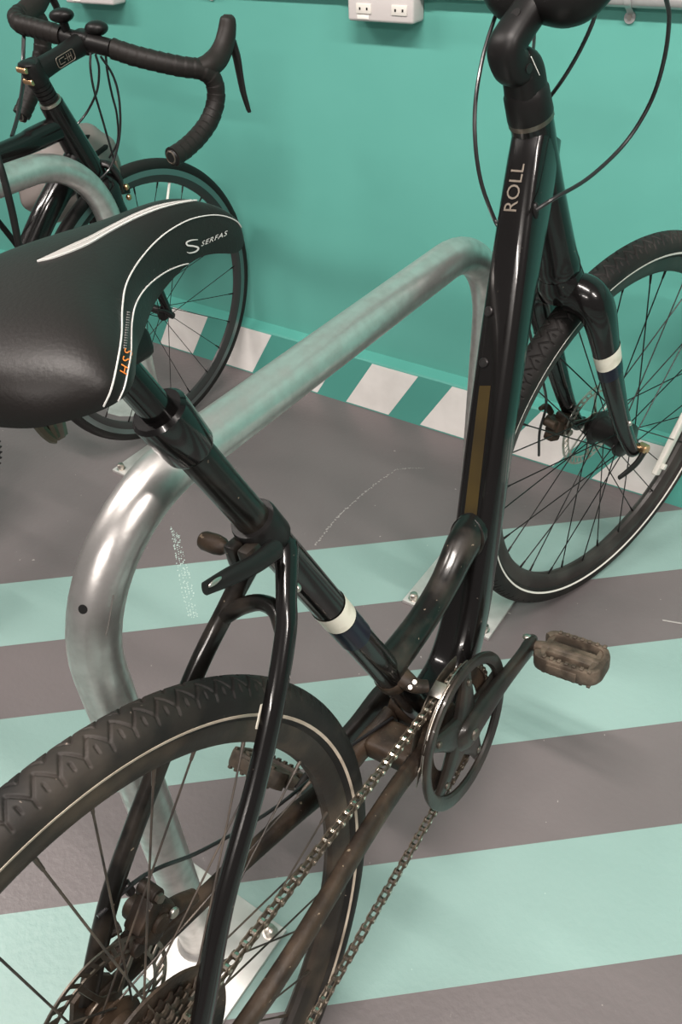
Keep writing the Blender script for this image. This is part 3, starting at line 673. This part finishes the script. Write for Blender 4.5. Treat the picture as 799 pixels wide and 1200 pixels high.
bp('cable', sweep([axp(.36)+V3(-.02, .062, 0), axp(.24)+V3(-.02, .066, 0), (1.055, .072, .085), (1.048, .074, .020), (1.052, .074, -.035)], .0024, 8, 6), 'cable', None, True)
# rear caliper between the stays
c2 = caliper((.082, .052, .040), rot((0, 1, 0), radians(-30)), False, 'grime')
bp('cable', sweep([(.046, .062, .092), (.085, .060, .088), (.115, .062, .070), (.17, .066, .022), (.27, .060, -.028), (.38, .045, -.045), (.46, .02, -.05)], .0022, 8, 6), 'cable')
bp('calliper_mount', sweep([(.030, .064, .030), (.066, .062, .022), (.110, .062, .005), (.135, .064, -.015)], [.010, .011, .010, .008], 12, 5), 'grime')

# --- drivetrain
gy = -.066
guard = [(.0890, gy+.0015), (.0915, gy-.0015), (.1045, gy-.0035), (.1066, gy-.0025), (.1072, gy), (.1060, gy+.003), (.0890, gy+.004)]
cr_ = bp('chain_guard', lathe(guard, 96, BB, closed=True), 'crank', 'black ring guard outside the chainring')
ring_m = cog(-.050, .0865, 42, .0025); ring_m.v = [v_+BB for v_ in ring_m.v]
# chainring as an open ring with teeth
P_o = []; NT = 42
mb = MB(); vo = []; vi = []
for k in range(NT*4):
    a_ = 2*pi*k/(NT*4); ro = (.0835, .0875, .0875, .0835)[k % 4]; vo.append((ro*cos(a_), ro*sin(a_))); vi.append((.060*cos(a_), .060*sin(a_)))
n4 = NT*4; v = [(x, y_, z) for y_ in (-.0515, -.0490) for x, z in vo]+[(x, y_, z) for y_ in (-.0515, -.0490) for x, z in vi]; f_ = []
for k in range(n4):
    j = (k+1) % n4; f_ += [(k, j, n4+j, n4+k), (2*n4+k, 3*n4+k, 3*n4+j, 2*n4+j), (k, 2*n4+k, 2*n4+j, j), (n4+k, n4+j, 3*n4+j, 3*n4+k)]
mb.add(np.array(v)+BB, f_); ringo = bp('chainring', mb, 'grime', smooth=False)
CA = .050; cdv = V3(cos(CA), 0, sin(CA)); cup = V3(-sin(CA), 0, cos(CA))
crk_r = bp('crank_arm', sweep([BB+V3(0, -.058, 0)-cdv*.026, BB+V3(0, -.066, 0)-cdv*.008, BB+V3(0, -.068, 0)+cdv*.03, BB+V3(0, -.072, 0)+cdv*.085, BB+V3(0, -.077, 0)+cdv*.135, BB+V3(0, -.079, 0)+cdv*.168, BB+V3(0, -.079, 0)+cdv*.181], [(.007, .014), (.012, .022), (.011, .021), (.0085, .0155), (.0075, .0135), (.008, .0145), (.006, .009)], 20, 6, Y, ex=3.), 'crank')
for k in range(5):
    a_ = CA+pi/5+2*pi*k/5 if False else CA+2*pi*k/5; d_ = V3(cos(a_), 0, sin(a_))
    arm = obj('spider_arm', one(sweep([BB+V3(0, -.060, 0), BB+V3(0, -.061, 0)+d_*.035, BB+V3(0, -.060, 0)+d_*.068, BB+V3(0, -.058, 0)+d_*.099], [(.008, .030), (.007, .022), (.006, .013), (.0035, .010)], 14, 5, Y, ex=3)), 'crank', crk_r, Matrix.Identity(4))
    obj('chainring_bolt', one(cyl(BB+d_*.074+V3(0, -.060, 0), BB+d_*.074+V3(0, -.0675, 0), .0048, 14, ch=.001)), 'steel_dark', ringo, Matrix.Identity(4))
obj('crank_bolt', one(cyl(BB+V3(0, -.076, 0), BB+V3(0, -.081, 0), .0085, 18, ch=.0015)), 'steel_dark', crk_r, Matrix.Identity(4))
obj('guard_backing', one(lathe([(.0700, -.0515), (.0965, -.0645), (.0965, -.062), (.0720, -.049)], 96, BB, closed=True)), 'grime', cr_, Matrix.Identity(4)) if False else None
crk_l = bp('crank_arm', sweep([BB+V3(0, .050, 0)+cdv*.02, BB+V3(0, .062, 0), BB+V3(0, .068, 0)-cdv*.06, BB+V3(0, .077, 0)-cdv*.14, BB+V3(0, .079, 0)-cdv*.178], [(.009, .014), (.012, .021), (.009, .017), (.0075, .0135), (.006, .010)], 18, 6, Y, ex=3.), 'crank')
def pedal(c, s, tilt):
    """flat cage pedal; s = outward sign of y, tilt about the axle"""
    R_ = rot((0, 1, 0), tilt); c = np.asarray(c, float); g = lambda x, y, z: c+R_@V3(x, s*y, z)
    mb = MB(); mb.add(*sweep([g(0, -.012, 0), g(0, .004, 0), g(0, .030, 0), g(0, .086, 0)], [.0065, .0105, .0115, .010], 14, raw=True))
    p_ = bp('pedal', mb, 'pedal')
    for sx in (-1, 1):
        me_ = MB(); me_.add(*sweep([g(sx*.018, .004, 0), g(sx*.028, .012, 0), g(sx*.030, .045, 0), g(sx*.027, .078, 0), g(sx*.015, .088, 0), g(0, .089, 0)], [(.0120, .0055)]*6, 10, 5, ref=R_@V3(0, 0, 1), ex=4))
        for k in range(7):
            yy = .018+.0105*k
            for sz_ in (-1, 1): me_.add(*rbox(g(sx*.0285, yy, sz_*.0125), (.006, .005, .004), R_, bev=.2, seg=1))
        obj('pedal_cage', me_, 'pedal', p_, Matrix.Identity(4))
    mb = MB()
    for yy in (.010, .080): mb.add(*rbox(g(0, yy, 0), (.050, .009, .018), R_, bev=.2))
    mb.add(*rbox(g(0, .045, 0), (.026, .066, .019), R_, bev=.2))
    obj('pedal_body', mb, 'pedal', p_, Matrix.Identity(4))
    obj('pedal_reflector', one(rbox(g(-.0355, .045, 0), (.004, .042, .014), R_, bev=.2)), 'brass' if False else 'pedal', p_, Matrix.Identity(4))
    return p_
pedal(BB+cdv*.170+V3(0, -.093, 0), -1, radians(6)); pedal(BB-cdv*.170+V3(0, .093, 0), 1, radians(52))
obj('pedal_axle_cap', one(ball(BB+cdv*.170+V3(0, -.074, .011), (.006, .007, .004))), 'steel', crk_r, Matrix.Identity(4))
# chain path and links
def arc(c, r, a0, a1, n, y): return [(c[0]+r*cos(a_), y, c[2]+r*sin(a_)) for a_ in np.linspace(a0, a1, n)]
path = arc(BB, .0845, radians(92), radians(-96), 30, -.050)
path += [(.045, -.044, -.212)]+arc((.045, 0, -.190), .022, radians(-95), radians(-250), 10, -.044)+arc((.030, 0, -.100), .020, radians(-60), radians(60), 8, -.043)+arc((0, 0, 0), .0355, radians(-75), radians(-268), 14, -.042)
path = np.array(path+[path[0]]); L_ = np.concatenate([[0], np.cumsum(np.linalg.norm(np.diff(path, axis=0), axis=1))]); nl_ = int(round(L_[-1]/.0127/2))*2
ss = np.arange(nl_)*L_[-1]/nl_; pin = np.stack([np.interp(ss, L_, path[:, k]) for k in range(3)], 1)
chain = link('chain', None, bike, OFF)
def plate(y0, th):
    P = []; p2 = .0127/2
    for k in range(9): a_ = pi/2+pi*k/8; P.append((-p2+.0042*cos(a_), y0, .0042*sin(a_)))
    P.append((0, y0, -.0030))
    for k in range(9): a_ = -pi/2+pi*k/8; P.append((p2+.0042*cos(a_), y0, .0042*sin(a_)))
    P.append((0, y0, .0030)); return prism(P, (0, 1, 0), th)
lk = []
for yo in (.0036, .0024):
    mb = MB(); mb.add(*plate(-yo-.0010, .0011)); mb.add(*plate(yo, .0011)); mb2 = MB()
    for sx in (-1, 1): mb.add(*cyl((sx*.00635, -yo-.0016 if yo > .003 else -yo, 0), (sx*.00635, yo+.0016 if yo > .003 else yo, 0), .0019 if yo > .003 else .0038, 8))
    me = mesh('chain_link', mb); me.materials.append(MT['roller' if False else 'chain']); me.materials.append(MT['roller'])
    npl = 2*(2+20)
    for i, p_ in enumerate(me.polygons):
        if i >= npl: p_.material_index = 1
    lk.append(me)
for i in range(nl_):
    a_, b_ = pin[i], pin[(i+1) % nl_]; d_ = b_-a_; mid = (a_+b_)/2; ang = atan2(d_[2], d_[0])
    link('chain_link', lk[i % 2], chain, mat4(rot((0, 1, 0), -ang), mid))
# derailleurs
mb = MB(); fd0 = V3(.470, -.050, .032)
fdm = bp('front_derailleur', sweep([stp(.135)+V3(.004, -.014, 0), V3(.452, -.030, .045), V3(.462, -.042, .040)], [(.010, .014), (.009, .010), (.006, .008)], 12, 5), 'grime')
for yy, mt_ in ((-.0575, 'steel'), (-.0420, 'steel_dark')):
    P = []
    for a_ in np.linspace(radians(70), radians(140), 12): P.append((BB[0]+.100*cos(a_), yy, BB[2]+.100*sin(a_)))
    for a_ in np.linspace(radians(165), radians(70), 14): P.append((BB[0]+.082*cos(a_)-(.03 if a_ > radians(150) else 0), yy, BB[2]+.082*sin(a_)-(.012 if a_ > radians(150) else 0)))
    obj('cage_plate', one(prism(P, (0, 1, 0), .0014)), mt_, fdm, Matrix.Identity(4), smooth=False)
obj('cage_edge', one(sweep([(BB[0]+.098*cos(a_), -.0585, BB[2]+.098*sin(a_)) for a_ in np.linspace(radians(98), radians(186), 16)], .0013, 8, raw=True)), 'steel', fdm, Matrix.Identity(4))
obj('cage_bridge', one(rbox((.472, -.049, .0265), (.022, .0165, .003), rot((0, 1, 0), radians(-10)), bev=.2)), 'steel', fdm, Matrix.Identity(4))
for k in range(2): obj('adjust_screw', one(cyl(V3(.440+.010*k, -.030, .053-.001*k), V3(.438+.010*k, -.034, .058-.001*k), .0028, 10)), 'steel', fdm, Matrix.Identity(4))
bp('clamp_band', sweep([stp(.118), stp(.120), stp(.136), stp(.138)], [.0195, .0208, .0208, .0195], 24, raw=True), 'grime')
rd_ = bp('rear_derailleur', sweep([(.004, -.074, -.022), (.020, -.078, -.050), (.034, -.066, -.085), (.032, -.052, -.100)], [.010, .013, .013, .009], 12, 6), 'grime')
for (px_, pz_) in ((.045, -.190), (.030, -.100)): obj('pulley', one(lathe([(.004, -.003), (.017, -.003), (.020, 0), (.017, .003), (.004, .003)], 24, (px_, -.044, pz_), closed=True)), 'satin_black', rd_, Matrix.Identity(4))
for yy in (-.052, -.036): obj('cage_plate', one(sweep([(.028, yy, -.095), (.038, yy, -.150), (.047, yy, -.200)], [(.0012, .012), (.0012, .009), (.0012, .013)], 10, 5, Y)), 'satin_black', rd_, Matrix.Identity(4))

# ------------------------------------------------------------------ drop-bar bicycle behind, origin at front hub
R2 = .336; rp = (-2.3550, -.3130, 1.5250, .0500)
RM = rot((0, 0, 1), rp[2])@rot((1, 0, 0), rp[3]); RO = V3(rp[0], rp[1], R2*cos(rp[3])); RC = RM.T@(CAM-RO)
def unr(uv, y): e = RM.T@ray(uv); return RC+e*(y-RC[1])/e[1]
road = link('bicycle', None); road.matrix_world = mat4(RM, RO-RM@V3(0, 0, R2))
thing(road, 'black drop-bar road bicycle with taped handlebar standing by the teal wall', 'bicycle')
OF2 = mat4(np.eye(3), (0, 0, R2))
def rpart(name, g, mt, label=None, smooth=True): return obj(name, g if isinstance(g, MB) else one(g), mt, road, OF2, smooth, label)
HT = [unr((112, 212), 0), unr((100, 190), 0), unr((60, 121), 0)]
rb2 = V3(-.600, 0, -.066)
rpart('head_tube', sweep(HT, [.030, .028, .023], 22, 5), 'road_paint')
rpart('top_tube', sweep([unr((72, 148), 0), unr((40, 163), 0), unr((0, 181), 0), (-.725, 0, .405)], [(.017, .022), (.0165, .021), (.016, .018), (.015, .016)], 18, 6, Y, ex=2.6), 'road_paint')
rdt = rpart('down_tube', sweep([unr((95, 180), 0), unr((62, 235), 0), unr((35, 292), 0), tuple(rb2)], [(.020, .026), (.021, .025), (.021, .024), (.022, .024)], 18, 6, Y, ex=2.6), 'road_paint')
rpart('seat_tube', sweep([tuple(rb2), (-.735, 0, .43)], .0165, 18, raw=True), 'road_paint')
rpart('bottom_bracket_shell', cyl(rb2+V3(0, -.04, 0), rb2+V3(0, .04, 0), .024, 20, ch=.002), 'road_paint')
for s in (-1, 1):
    rpart('chain_stay', sweep([rb2+V3(-.02, s*.02, 0), (-.78, s*.045, -.03), (-.985, s*.062, 0)], [.012, .010, .008], 10, 5), 'road_paint')
    rpart('seat_stay', sweep([(-.735, s*.012, .41), (-.80, s*.030, .30), (-.985, s*.062, .01)], [.009, .008, .007], 10, 5), 'road_paint')
    rpart('fork_blade', sweep([HT[0]+V3(0, s*.012, .004), HT[0]+V3(.006, s*.030, -.010), (-.092, s*.040, .28), (-.060, s*.045, .19), (-.022, s*.048, .08), (.003, s*.050, -.004)], [(.016, .024), (.017, .027), (.014, .026), (.011, .021), (.008, .013), (.006, .010)], 16, 6, Y), 'road_paint')
rpart('fork_crown', ball(HT[0], (.026, .030, .022)), 'road_paint')
# road wheels
RT_ = tyre_mesh(R2, .0128, 'tyre', False); RT_.materials.append(MT['road_tyre'])
def road_wheel(x, label):
    e = link('wheel', None, road, mat4(np.eye(3), (x, 0, R2)), label); link('tyre', RT_, e)
    ro, ri, hw = .3165, .2865, .0105
    sub('rim', lathe([(ro, -hw), (ri+.010, -hw+.0005), (ri, -.003), (ri, .003), (ri+.010, hw-.0005), (ro, hw), (ro-.006, hw-.002), (ro-.006, -hw+.002)], 120, closed=True), 'road_rim', e)
    for s in (-1, 1): sub('brake_track', lathe([(ro-.0005, s*(hw+.0004)), (ro-.013, s*(hw+.0002))], 120), 'brake_track', e)
    spokes(e, 24, .018, .034, .288, .002, 0, 'spoke', cross=.8, rad=.0009)
    sub('hub', lathe([(0, -.052), (.007, -.052), (.008, -.040), (.020, -.036), (.020, -.032), (.010, -.028), (.010, .028), (.020, .032), (.020, .036), (.008, .040), (.007, .052), (0, .052)], 28), 'black_metal', e)
    a_ = 1.19; sub('valve', cyl((.287*cos(a_), 0, .287*sin(a_)), (.240*cos(a_), 0, .240*sin(a_)), .003, 8), 'label_white', e)
    return e
road_wheel(0, 'front road wheel'); road_wheel(-.985, 'rear road wheel')
qr2 = rpart('axle_lever', cyl((0, -.052, 0), (0, -.064, 0), .008, 14, ch=.001), 'black_metal')
obj('lever_arm', one(sweep([(0, -.060, 0), (-.02, -.064, .02), (-.045, -.064, .035)], [.005, .0045, .003], 8, 4)), 'black_metal', qr2, Matrix.Identity(4))
# headset, stem, bar
hd = (HT[2]-HT[0])/np.linalg.norm(HT[2]-HT[0]); hq = lambda t: HT[2]+hd*t
rpart('headset_ring', sweep([hq(.001), hq(.0065)], .0215, 22, raw=True), 'steel')
for k in range(4): rpart('headset_spacer', sweep([hq(.009+.0080*k), hq(.0155+.0080*k)], [.0185, .0185], 20, raw=True), 'satin_black')
rst = rpart('stem', sweep([hq(.040), hq(.043), hq(.074), hq(.078)], [.019, .0205, .0205, .019], 22, raw=True), 'satin_black')
bc = unr((99, 49), 0)
st_a = hq(.059)
ext = sweep([st_a, lerp(st_a, bc, .5), bc], [(.017, .0185), (.0155, .0165), (.0175, .019)], 20, 5, Y, ex=2.8)
exo = obj('stem_extension', one(ext), 'satin_black', rst, Matrix.Identity(4))
for t__ in (.047, .069): obj('stem_bolt', one(cyl(hq(t__)+V3(-.019, -.012, 0), hq(t__)+V3(-.019, .012, 0), .0055, 12, ch=.001)), 'brass', rst, Matrix.Identity(4))
obj('top_cap', one(lathe([(0, .004), (.010, .004), (.018, 0), (.019, -.003)], 20, hq(.079), axis='z')), 'satin_black', rst, Matrix.Identity(4))
# outlined badge on the side of the stem
def stem_pt(u, v): d_ = bc-st_a; d_ = d_/np.linalg.norm(d_); n_ = np.cross(d_, V3(0, 1, 0)); return lerp(st_a, bc, .5)+d_*u-n_*v*-1+V3(0, -.0168, 0)
lp = []
for cx_, cz_, a0 in ((.017, .0045, 0), (-.017, .0045, pi/2), (-.017, -.0045, pi), (.017, -.0045, 3*pi/2)):
    for k in range(5): a_ = a0+pi/2*k/4; lp.append(stem_pt(cx_+.0045*cos(a_), cz_+.0045*sin(a_)))
lp.append(lp[0]); mb = MB(); mb.add(*sweep(lp, .0007, 6, raw=True, cap=False))
for u0, v0, u1, v1 in ((-.015, .0045, -.003, .0045), (-.015, -.0045, -.003, -.0045), (-.015, -.0045, -.015, .0045), (-.003, 0, .002, 0), (.004, -.006, .004, .006), (.009, -.006, .009, .006), (.014, -.006, .014, .006), (.004, 0, .014, 0)):
    mb.add(*sweep([stem_pt(u0, v0), stem_pt(u1, v1)], .0006, 5, raw=True))
obj('outlined_badge', mb, 'decal', exo, Matrix.Identity(4))
core = rpart('handlebar', sweep([V3(*unr((132, 57), -.065)), bc+V3(0, -.02, 0), bc, bc+V3(0, .02, 0), unr((74, 42), .060)], [.0155, .0160, .0160, .0160, .0155], 18, 4), 'satin_black')
obj('bar_clamp', one(rbox(bc, (.034, .044, .040), rot((0, 1, 0), radians(-10)), bev=.3, seg=3)), 'satin_black', rst, Matrix.Identity(4))
for s in (-1, 1):
    bpx = {-1: ((132, 57, -.065), (156, 65, -.100), (184, 72, -.138), (212, 78, -.172), (236, 82, -.196), (250, 94, -.206), (253, 116, -.209), (246, 140, -.211), (232, 160, -.213), (216, 175, -.215), (202, 184, -.216)),
           1: ((74, 42, .060), (56, 37, .095), (38, 32, .135), (24, 28, .168), (20, 20, .195), (32, 15, .206), (47, 27, .209), (50, 55, .211), (44, 85, .213), (35, 112, .215), (25, 135, .216))}[s]
    hpx = {-1: ((232, 79, -.192), (245, 76, -.201), (255, 68, -.204), (262, 54, -.205), (266, 36, -.206), (267, 22, -.206), (267, 17, -.206)),
           1: ((19, 26, .190), (26, 19, .201), (34, 12, .204), (44, 2, .205), (52, -14, .206), (56, -27, .206), (57, -32, .206))}[s]
    lpx = {-1: ((271, 48, -.206), (277, 66, -.208), (281, 88, -.210), (285, 108, -.212), (290, 125, -.212), (292, 131, -.212)),
           1: ((58, -8, .206), (66, 8, .208), (73, 28, .210), (79, 47, .212), (86, 62, .212), (88, 68, .212))}[s]
    B_ = [unr(q_[:2], q_[2]) for q_ in bpx]
    bend_ = B_[-1]
    Q = catmull(np.array(B_), 14); arcL = np.concatenate([[0], np.cumsum(np.linalg.norm(np.diff(Q, axis=0), axis=1))])
    # overlapping wraps of bar tape
    ns = int(arcL[-1]/.002); s_s = np.linspace(0, arcL[-1], ns); PP = np.stack([np.interp(s_s, arcL, Q[:, k]) for k in range(3)], 1); tr = .0172+.0012*(1-np.mod(s_s, .017)/.017)
    tp = obj('bar_tape', one(sweep(PP, list(tr), 18, raw=True, ref=None)), 'tape', core, Matrix.Identity(4))
    obj('bar_end_plug', one(lathe([(0, .004), (.010, .004), (.0135, .001), (.0155, -.003)], 18, (0, 0, 0), axis='x')), 'satin_black', core, mat4(rot((0, 0, 1), pi), tuple(bend_+V3(-.001, 0, 0))))
    obj('plug_ring', one(lathe([(.0085, .0), (.0105, .0012), (.0125, 0)], 18, (0, 0, 0), axis='x')), 'steel_dark', core, mat4(rot((0, 0, 1), pi), tuple(bend_+V3(-.0045, 0, 0))))
    hd_ = obj('brake_hood', one(sweep([unr(q_[:2], q_[2]) for q_ in hpx], [(.017, .015), (.019, .020), (.018, .022), (.017, .021), (.0165, .018), (.014, .015), (.007, .008)], 18, 7, Y)), 'hood', core, Matrix.Identity(4))
    obj('brake_lever', one(sweep([unr(q_[:2], q_[2]) for q_ in lpx], [(.011, .008), (.010, .006), (.0085, .005), (.0075, .0045), (.006, .004), (.005, .003)], 12, 6, Y)), 'black_metal', core, Matrix.Identity(4))
# lamp and bell lumps beside the stem
lm1 = rpart('handlebar_lamp', ball(unr((72, 18), .04), (.020, .028, .0125), rot((1, 0, 0), -.15)), 'satin_black', 'rounded black handlebar lamp')
lm2 = rpart('handlebar_bell', ball(unr((113, 33), -.025), (.020, .024, .0130), rot((1, 0, 0), -.1)), 'satin_black', 'rounded black bell on handlebar')
rpart('lamp_bracket', sweep([unr((72, 18), .04), unr((80, 42), .042)], .008, 10, raw=True), 'satin_black')
rpart('bell_bracket', sweep([unr((113, 33), -.025), unr((113, 54), -.032)], .009, 10, raw=True), 'satin_black')
# cables
def rcab(px, r=.0023): return rpart('cable', sweep([unr((u_, v_), y_) for u_, v_, y_ in px], r, 8, 8), 'cable')
rcab([(106, 62, -.03), (106, 80, -.035), (110, 105, -.035), (120, 140, -.02), (131, 178, -.008), (134, 190, 0)])
rcab([(112, 64, -.035), (116, 80, -.03), (114, 105, -.02), (104, 128, .0), (93, 143, .012), (84, 150, .016)])
rcab([(118, 66, -.05), (133, 90, -.055), (140, 120, -.055), (140, 160, -.05), (130, 195, -.04), (112, 214, -.032), (104, 220, -.026)])
rcab([(124, 66, -.05), (126, 85, -.045), (131, 110, -.03), (137, 135, -.015), (138, 165, .01), (128, 185, .03)])
rcab([(28, 40, .16), (27, 70, .15), (27, 95, .13), (21, 135, .09), (14, 160, .06)], .004)
# front rim brake
bq = V3(-.045, 0, .318)
rbk = rpart('brake_caliper', sweep([(-.090, 0, .362), (-.072, -.022, .356), (-.060, -.032, .330), (-.052, -.024, .300)], [(.007, .011), (.008, .012), (.007, .011), (.006, .010)], 12, 6), 'black_metal')
obj('caliper_arm', one(sweep([(-.090, 0, .362), (-.070, .022, .356), (-.056, .032, .330), (-.050, .024, .300)], [.009, .010, .009, .008], 12, 6)), 'black_metal', rbk, Matrix.Identity(4))
for P in (unr((148, 219), -.034), unr((151, 231), -.034)): obj('caliper_bolt', one(ball(P, (.0065, .006, .0065))), 'brass', rbk, Matrix.Identity(4))
obj('cable_clamp', one(cyl(unr((132, 218), -.03), unr((132, 218), -.03)+V3(0, -.008, 0), .005, 10)), 'brass', rbk, Matrix.Identity(4))
obj('barrel_adjuster', one(cyl(unr((135, 188), 0), unr((139, 202), -.005), .0052, 10)), 'steel_dark', rbk, Matrix.Identity(4))
obj('brake_shoe', one(rbox((-.050, -.020, .296), (.042, .010, .011), rot((0, 1, 0), radians(10)), bev=.2)), 'rubber', rbk, Matrix.Identity(4))
# rear half: crank, saddle, post (mostly outside the picture)
rcr = rpart('chainring', one(cog(0, .100, 50, .003).v and (cog(0, .100, 50, .003).arr()+rb2+V3(0, -.048, 0), cog(0, .100, 50, .003).f)), 'black_metal', smooth=False)
rpart('crank_arm', sweep([rb2+V3(0, -.055, 0), rb2+V3(-.08, -.066, -.06), rb2+V3(-.12, -.07, -.115)], [(.010, .018), (.008, .014), (.007, .012)], 14, 4, Y), 'black_metal')
rpart('crank_arm', sweep([rb2+V3(0, .055, 0), rb2+V3(.08, .066, .06), rb2+V3(.12, .07, .115)], [(.010, .018), (.008, .014), (.007, .012)], 14, 4, Y), 'black_metal')
for s in (-1, 1): rpart('pedal', rbox(rb2+V3(s*.12, s*.115, s*.115), (.085, .075, .018), bev=.3), 'satin_black')
rpart('seat_post', sweep([(-.735, 0, .40), (-.788, 0, .59)], .0136, 16, raw=True), 'satin_black')
rpart('saddle', sweep([(-.90, 0, .612), (-.88, 0, .616), (-.82, 0, .612), (-.74, 0, .610), (-.66, 0, .606), (-.63, 0, .598)], [(.045, .012), (.068, .018), (.055, .018), (.028, .017), (.020, .016), (.010, .008)], 20, 8, Y, ex=2.6), 'saddle')

# ------------------------------------------------------------------ helmet hanging on the far side of the drop-bar bicycle
hc = RM@unr((80, 203), .345)+RO
hel = link('cycle_helmet', None); hel.matrix_world = mat4(RM@rot((0, 1, 0), radians(-14))@rot((1, 0, 0), radians(62)), hc)
thing(hel, 'matt grey cycling helmet hanging behind the road bicycle fork', 'helmet')
nu, nv = 72, 22; v = []; f_ = []; inner = []
for i in range(nv+1):
    th_ = pi/2*i/nv*1.08
    for k in range(nu):
        ph_ = 2*pi*k/nu; rl = 1+.035*cos(2*ph_); ridge = .004*cos(10*ph_)*sin(th_)
        v.append(((.138*rl+ridge)*sin(th_)*cos(ph_), (.105+ridge)*sin(th_)*sin(ph_), .118*cos(th_)))
f_ = [(i*nu+k, (i+1)*nu+k, (i+1)*nu+(k+1) % nu, i*nu+(k+1) % nu) for i in range(nv) for k in range(nu)]
sh = sub('shell', MB().add(v, f_), 'helmet', hel)
md = sh.modifiers.new('thick', 'SOLIDIFY'); md.thickness = .012; md.offset = -1
v2 = np.array(v)*V3(.87, .86, .87); sub('liner', MB().add(v2, [(i*nu+k, (i+1)*nu+k, (i+1)*nu+(k+1) % nu, i*nu+(k+1) % nu) for i in range(nv) for k in range(nu)]), 'rubber', hel)
for s in (-1, 1): sub('chin_strap', sweep([(.06, s*.08, -.01), (.04, s*.05, -.07), (.0, s*.01, -.12)], [(.008, .001)]*3, 8, 5, ref=(1, 0, 0)), 'rubber', hel)
def shell_pt(x, y, out=0.): z = .118*sqrt(max(0, 1-(x/.138)**2-(y/.105)**2)); return V3(x, y, z)*(1+out)
for yc, a0, a1 in ((0, .015, .085), (.040, -.02, .055), (-.040, -.02, .055), (.036, -.105, -.05), (-.036, -.105, -.05), (0, -.115, -.04)):
    sub('vent', sweep([shell_pt(x, yc) for x in np.linspace(a0, a1, 7)], [(.0015, .0015)]+[(.003, .006)]*5+[(.0015, .0015)], 10, 4), 'hole', sh)
sub('side_emblem', sweep([shell_pt(.082, -.052, .01), shell_pt(.074, -.050, .01), shell_pt(.070, -.040, .01)], .0028, 6, 4), 'hole', sh)

# ------------------------------------------------------------------ cable lock round the second hoop and the road bicycle
P = [unr((u_, v_), y_) for u_, v_, y_ in ((-14, 150, -.05), (-4, 182, -.13), (6, 215, -.145), (15, 252, -.145), (23, 292, -.14), (30, 320, -.12), (32, 365, -.05), (30, 357, .03), (30, 305, .075), (-20, 235, .08), (-34, 190, .06), (-28, 160, .02), (-14, 150, -.05))]
lock = obj('cable_lock', one(sweep([RM@q_+RO for q_ in P], .0062, 12, 8, cap=False)), 'rubber')
thing(lock, 'black rubber-coated cable lock looped over the road bicycle top tube', 'cable lock')
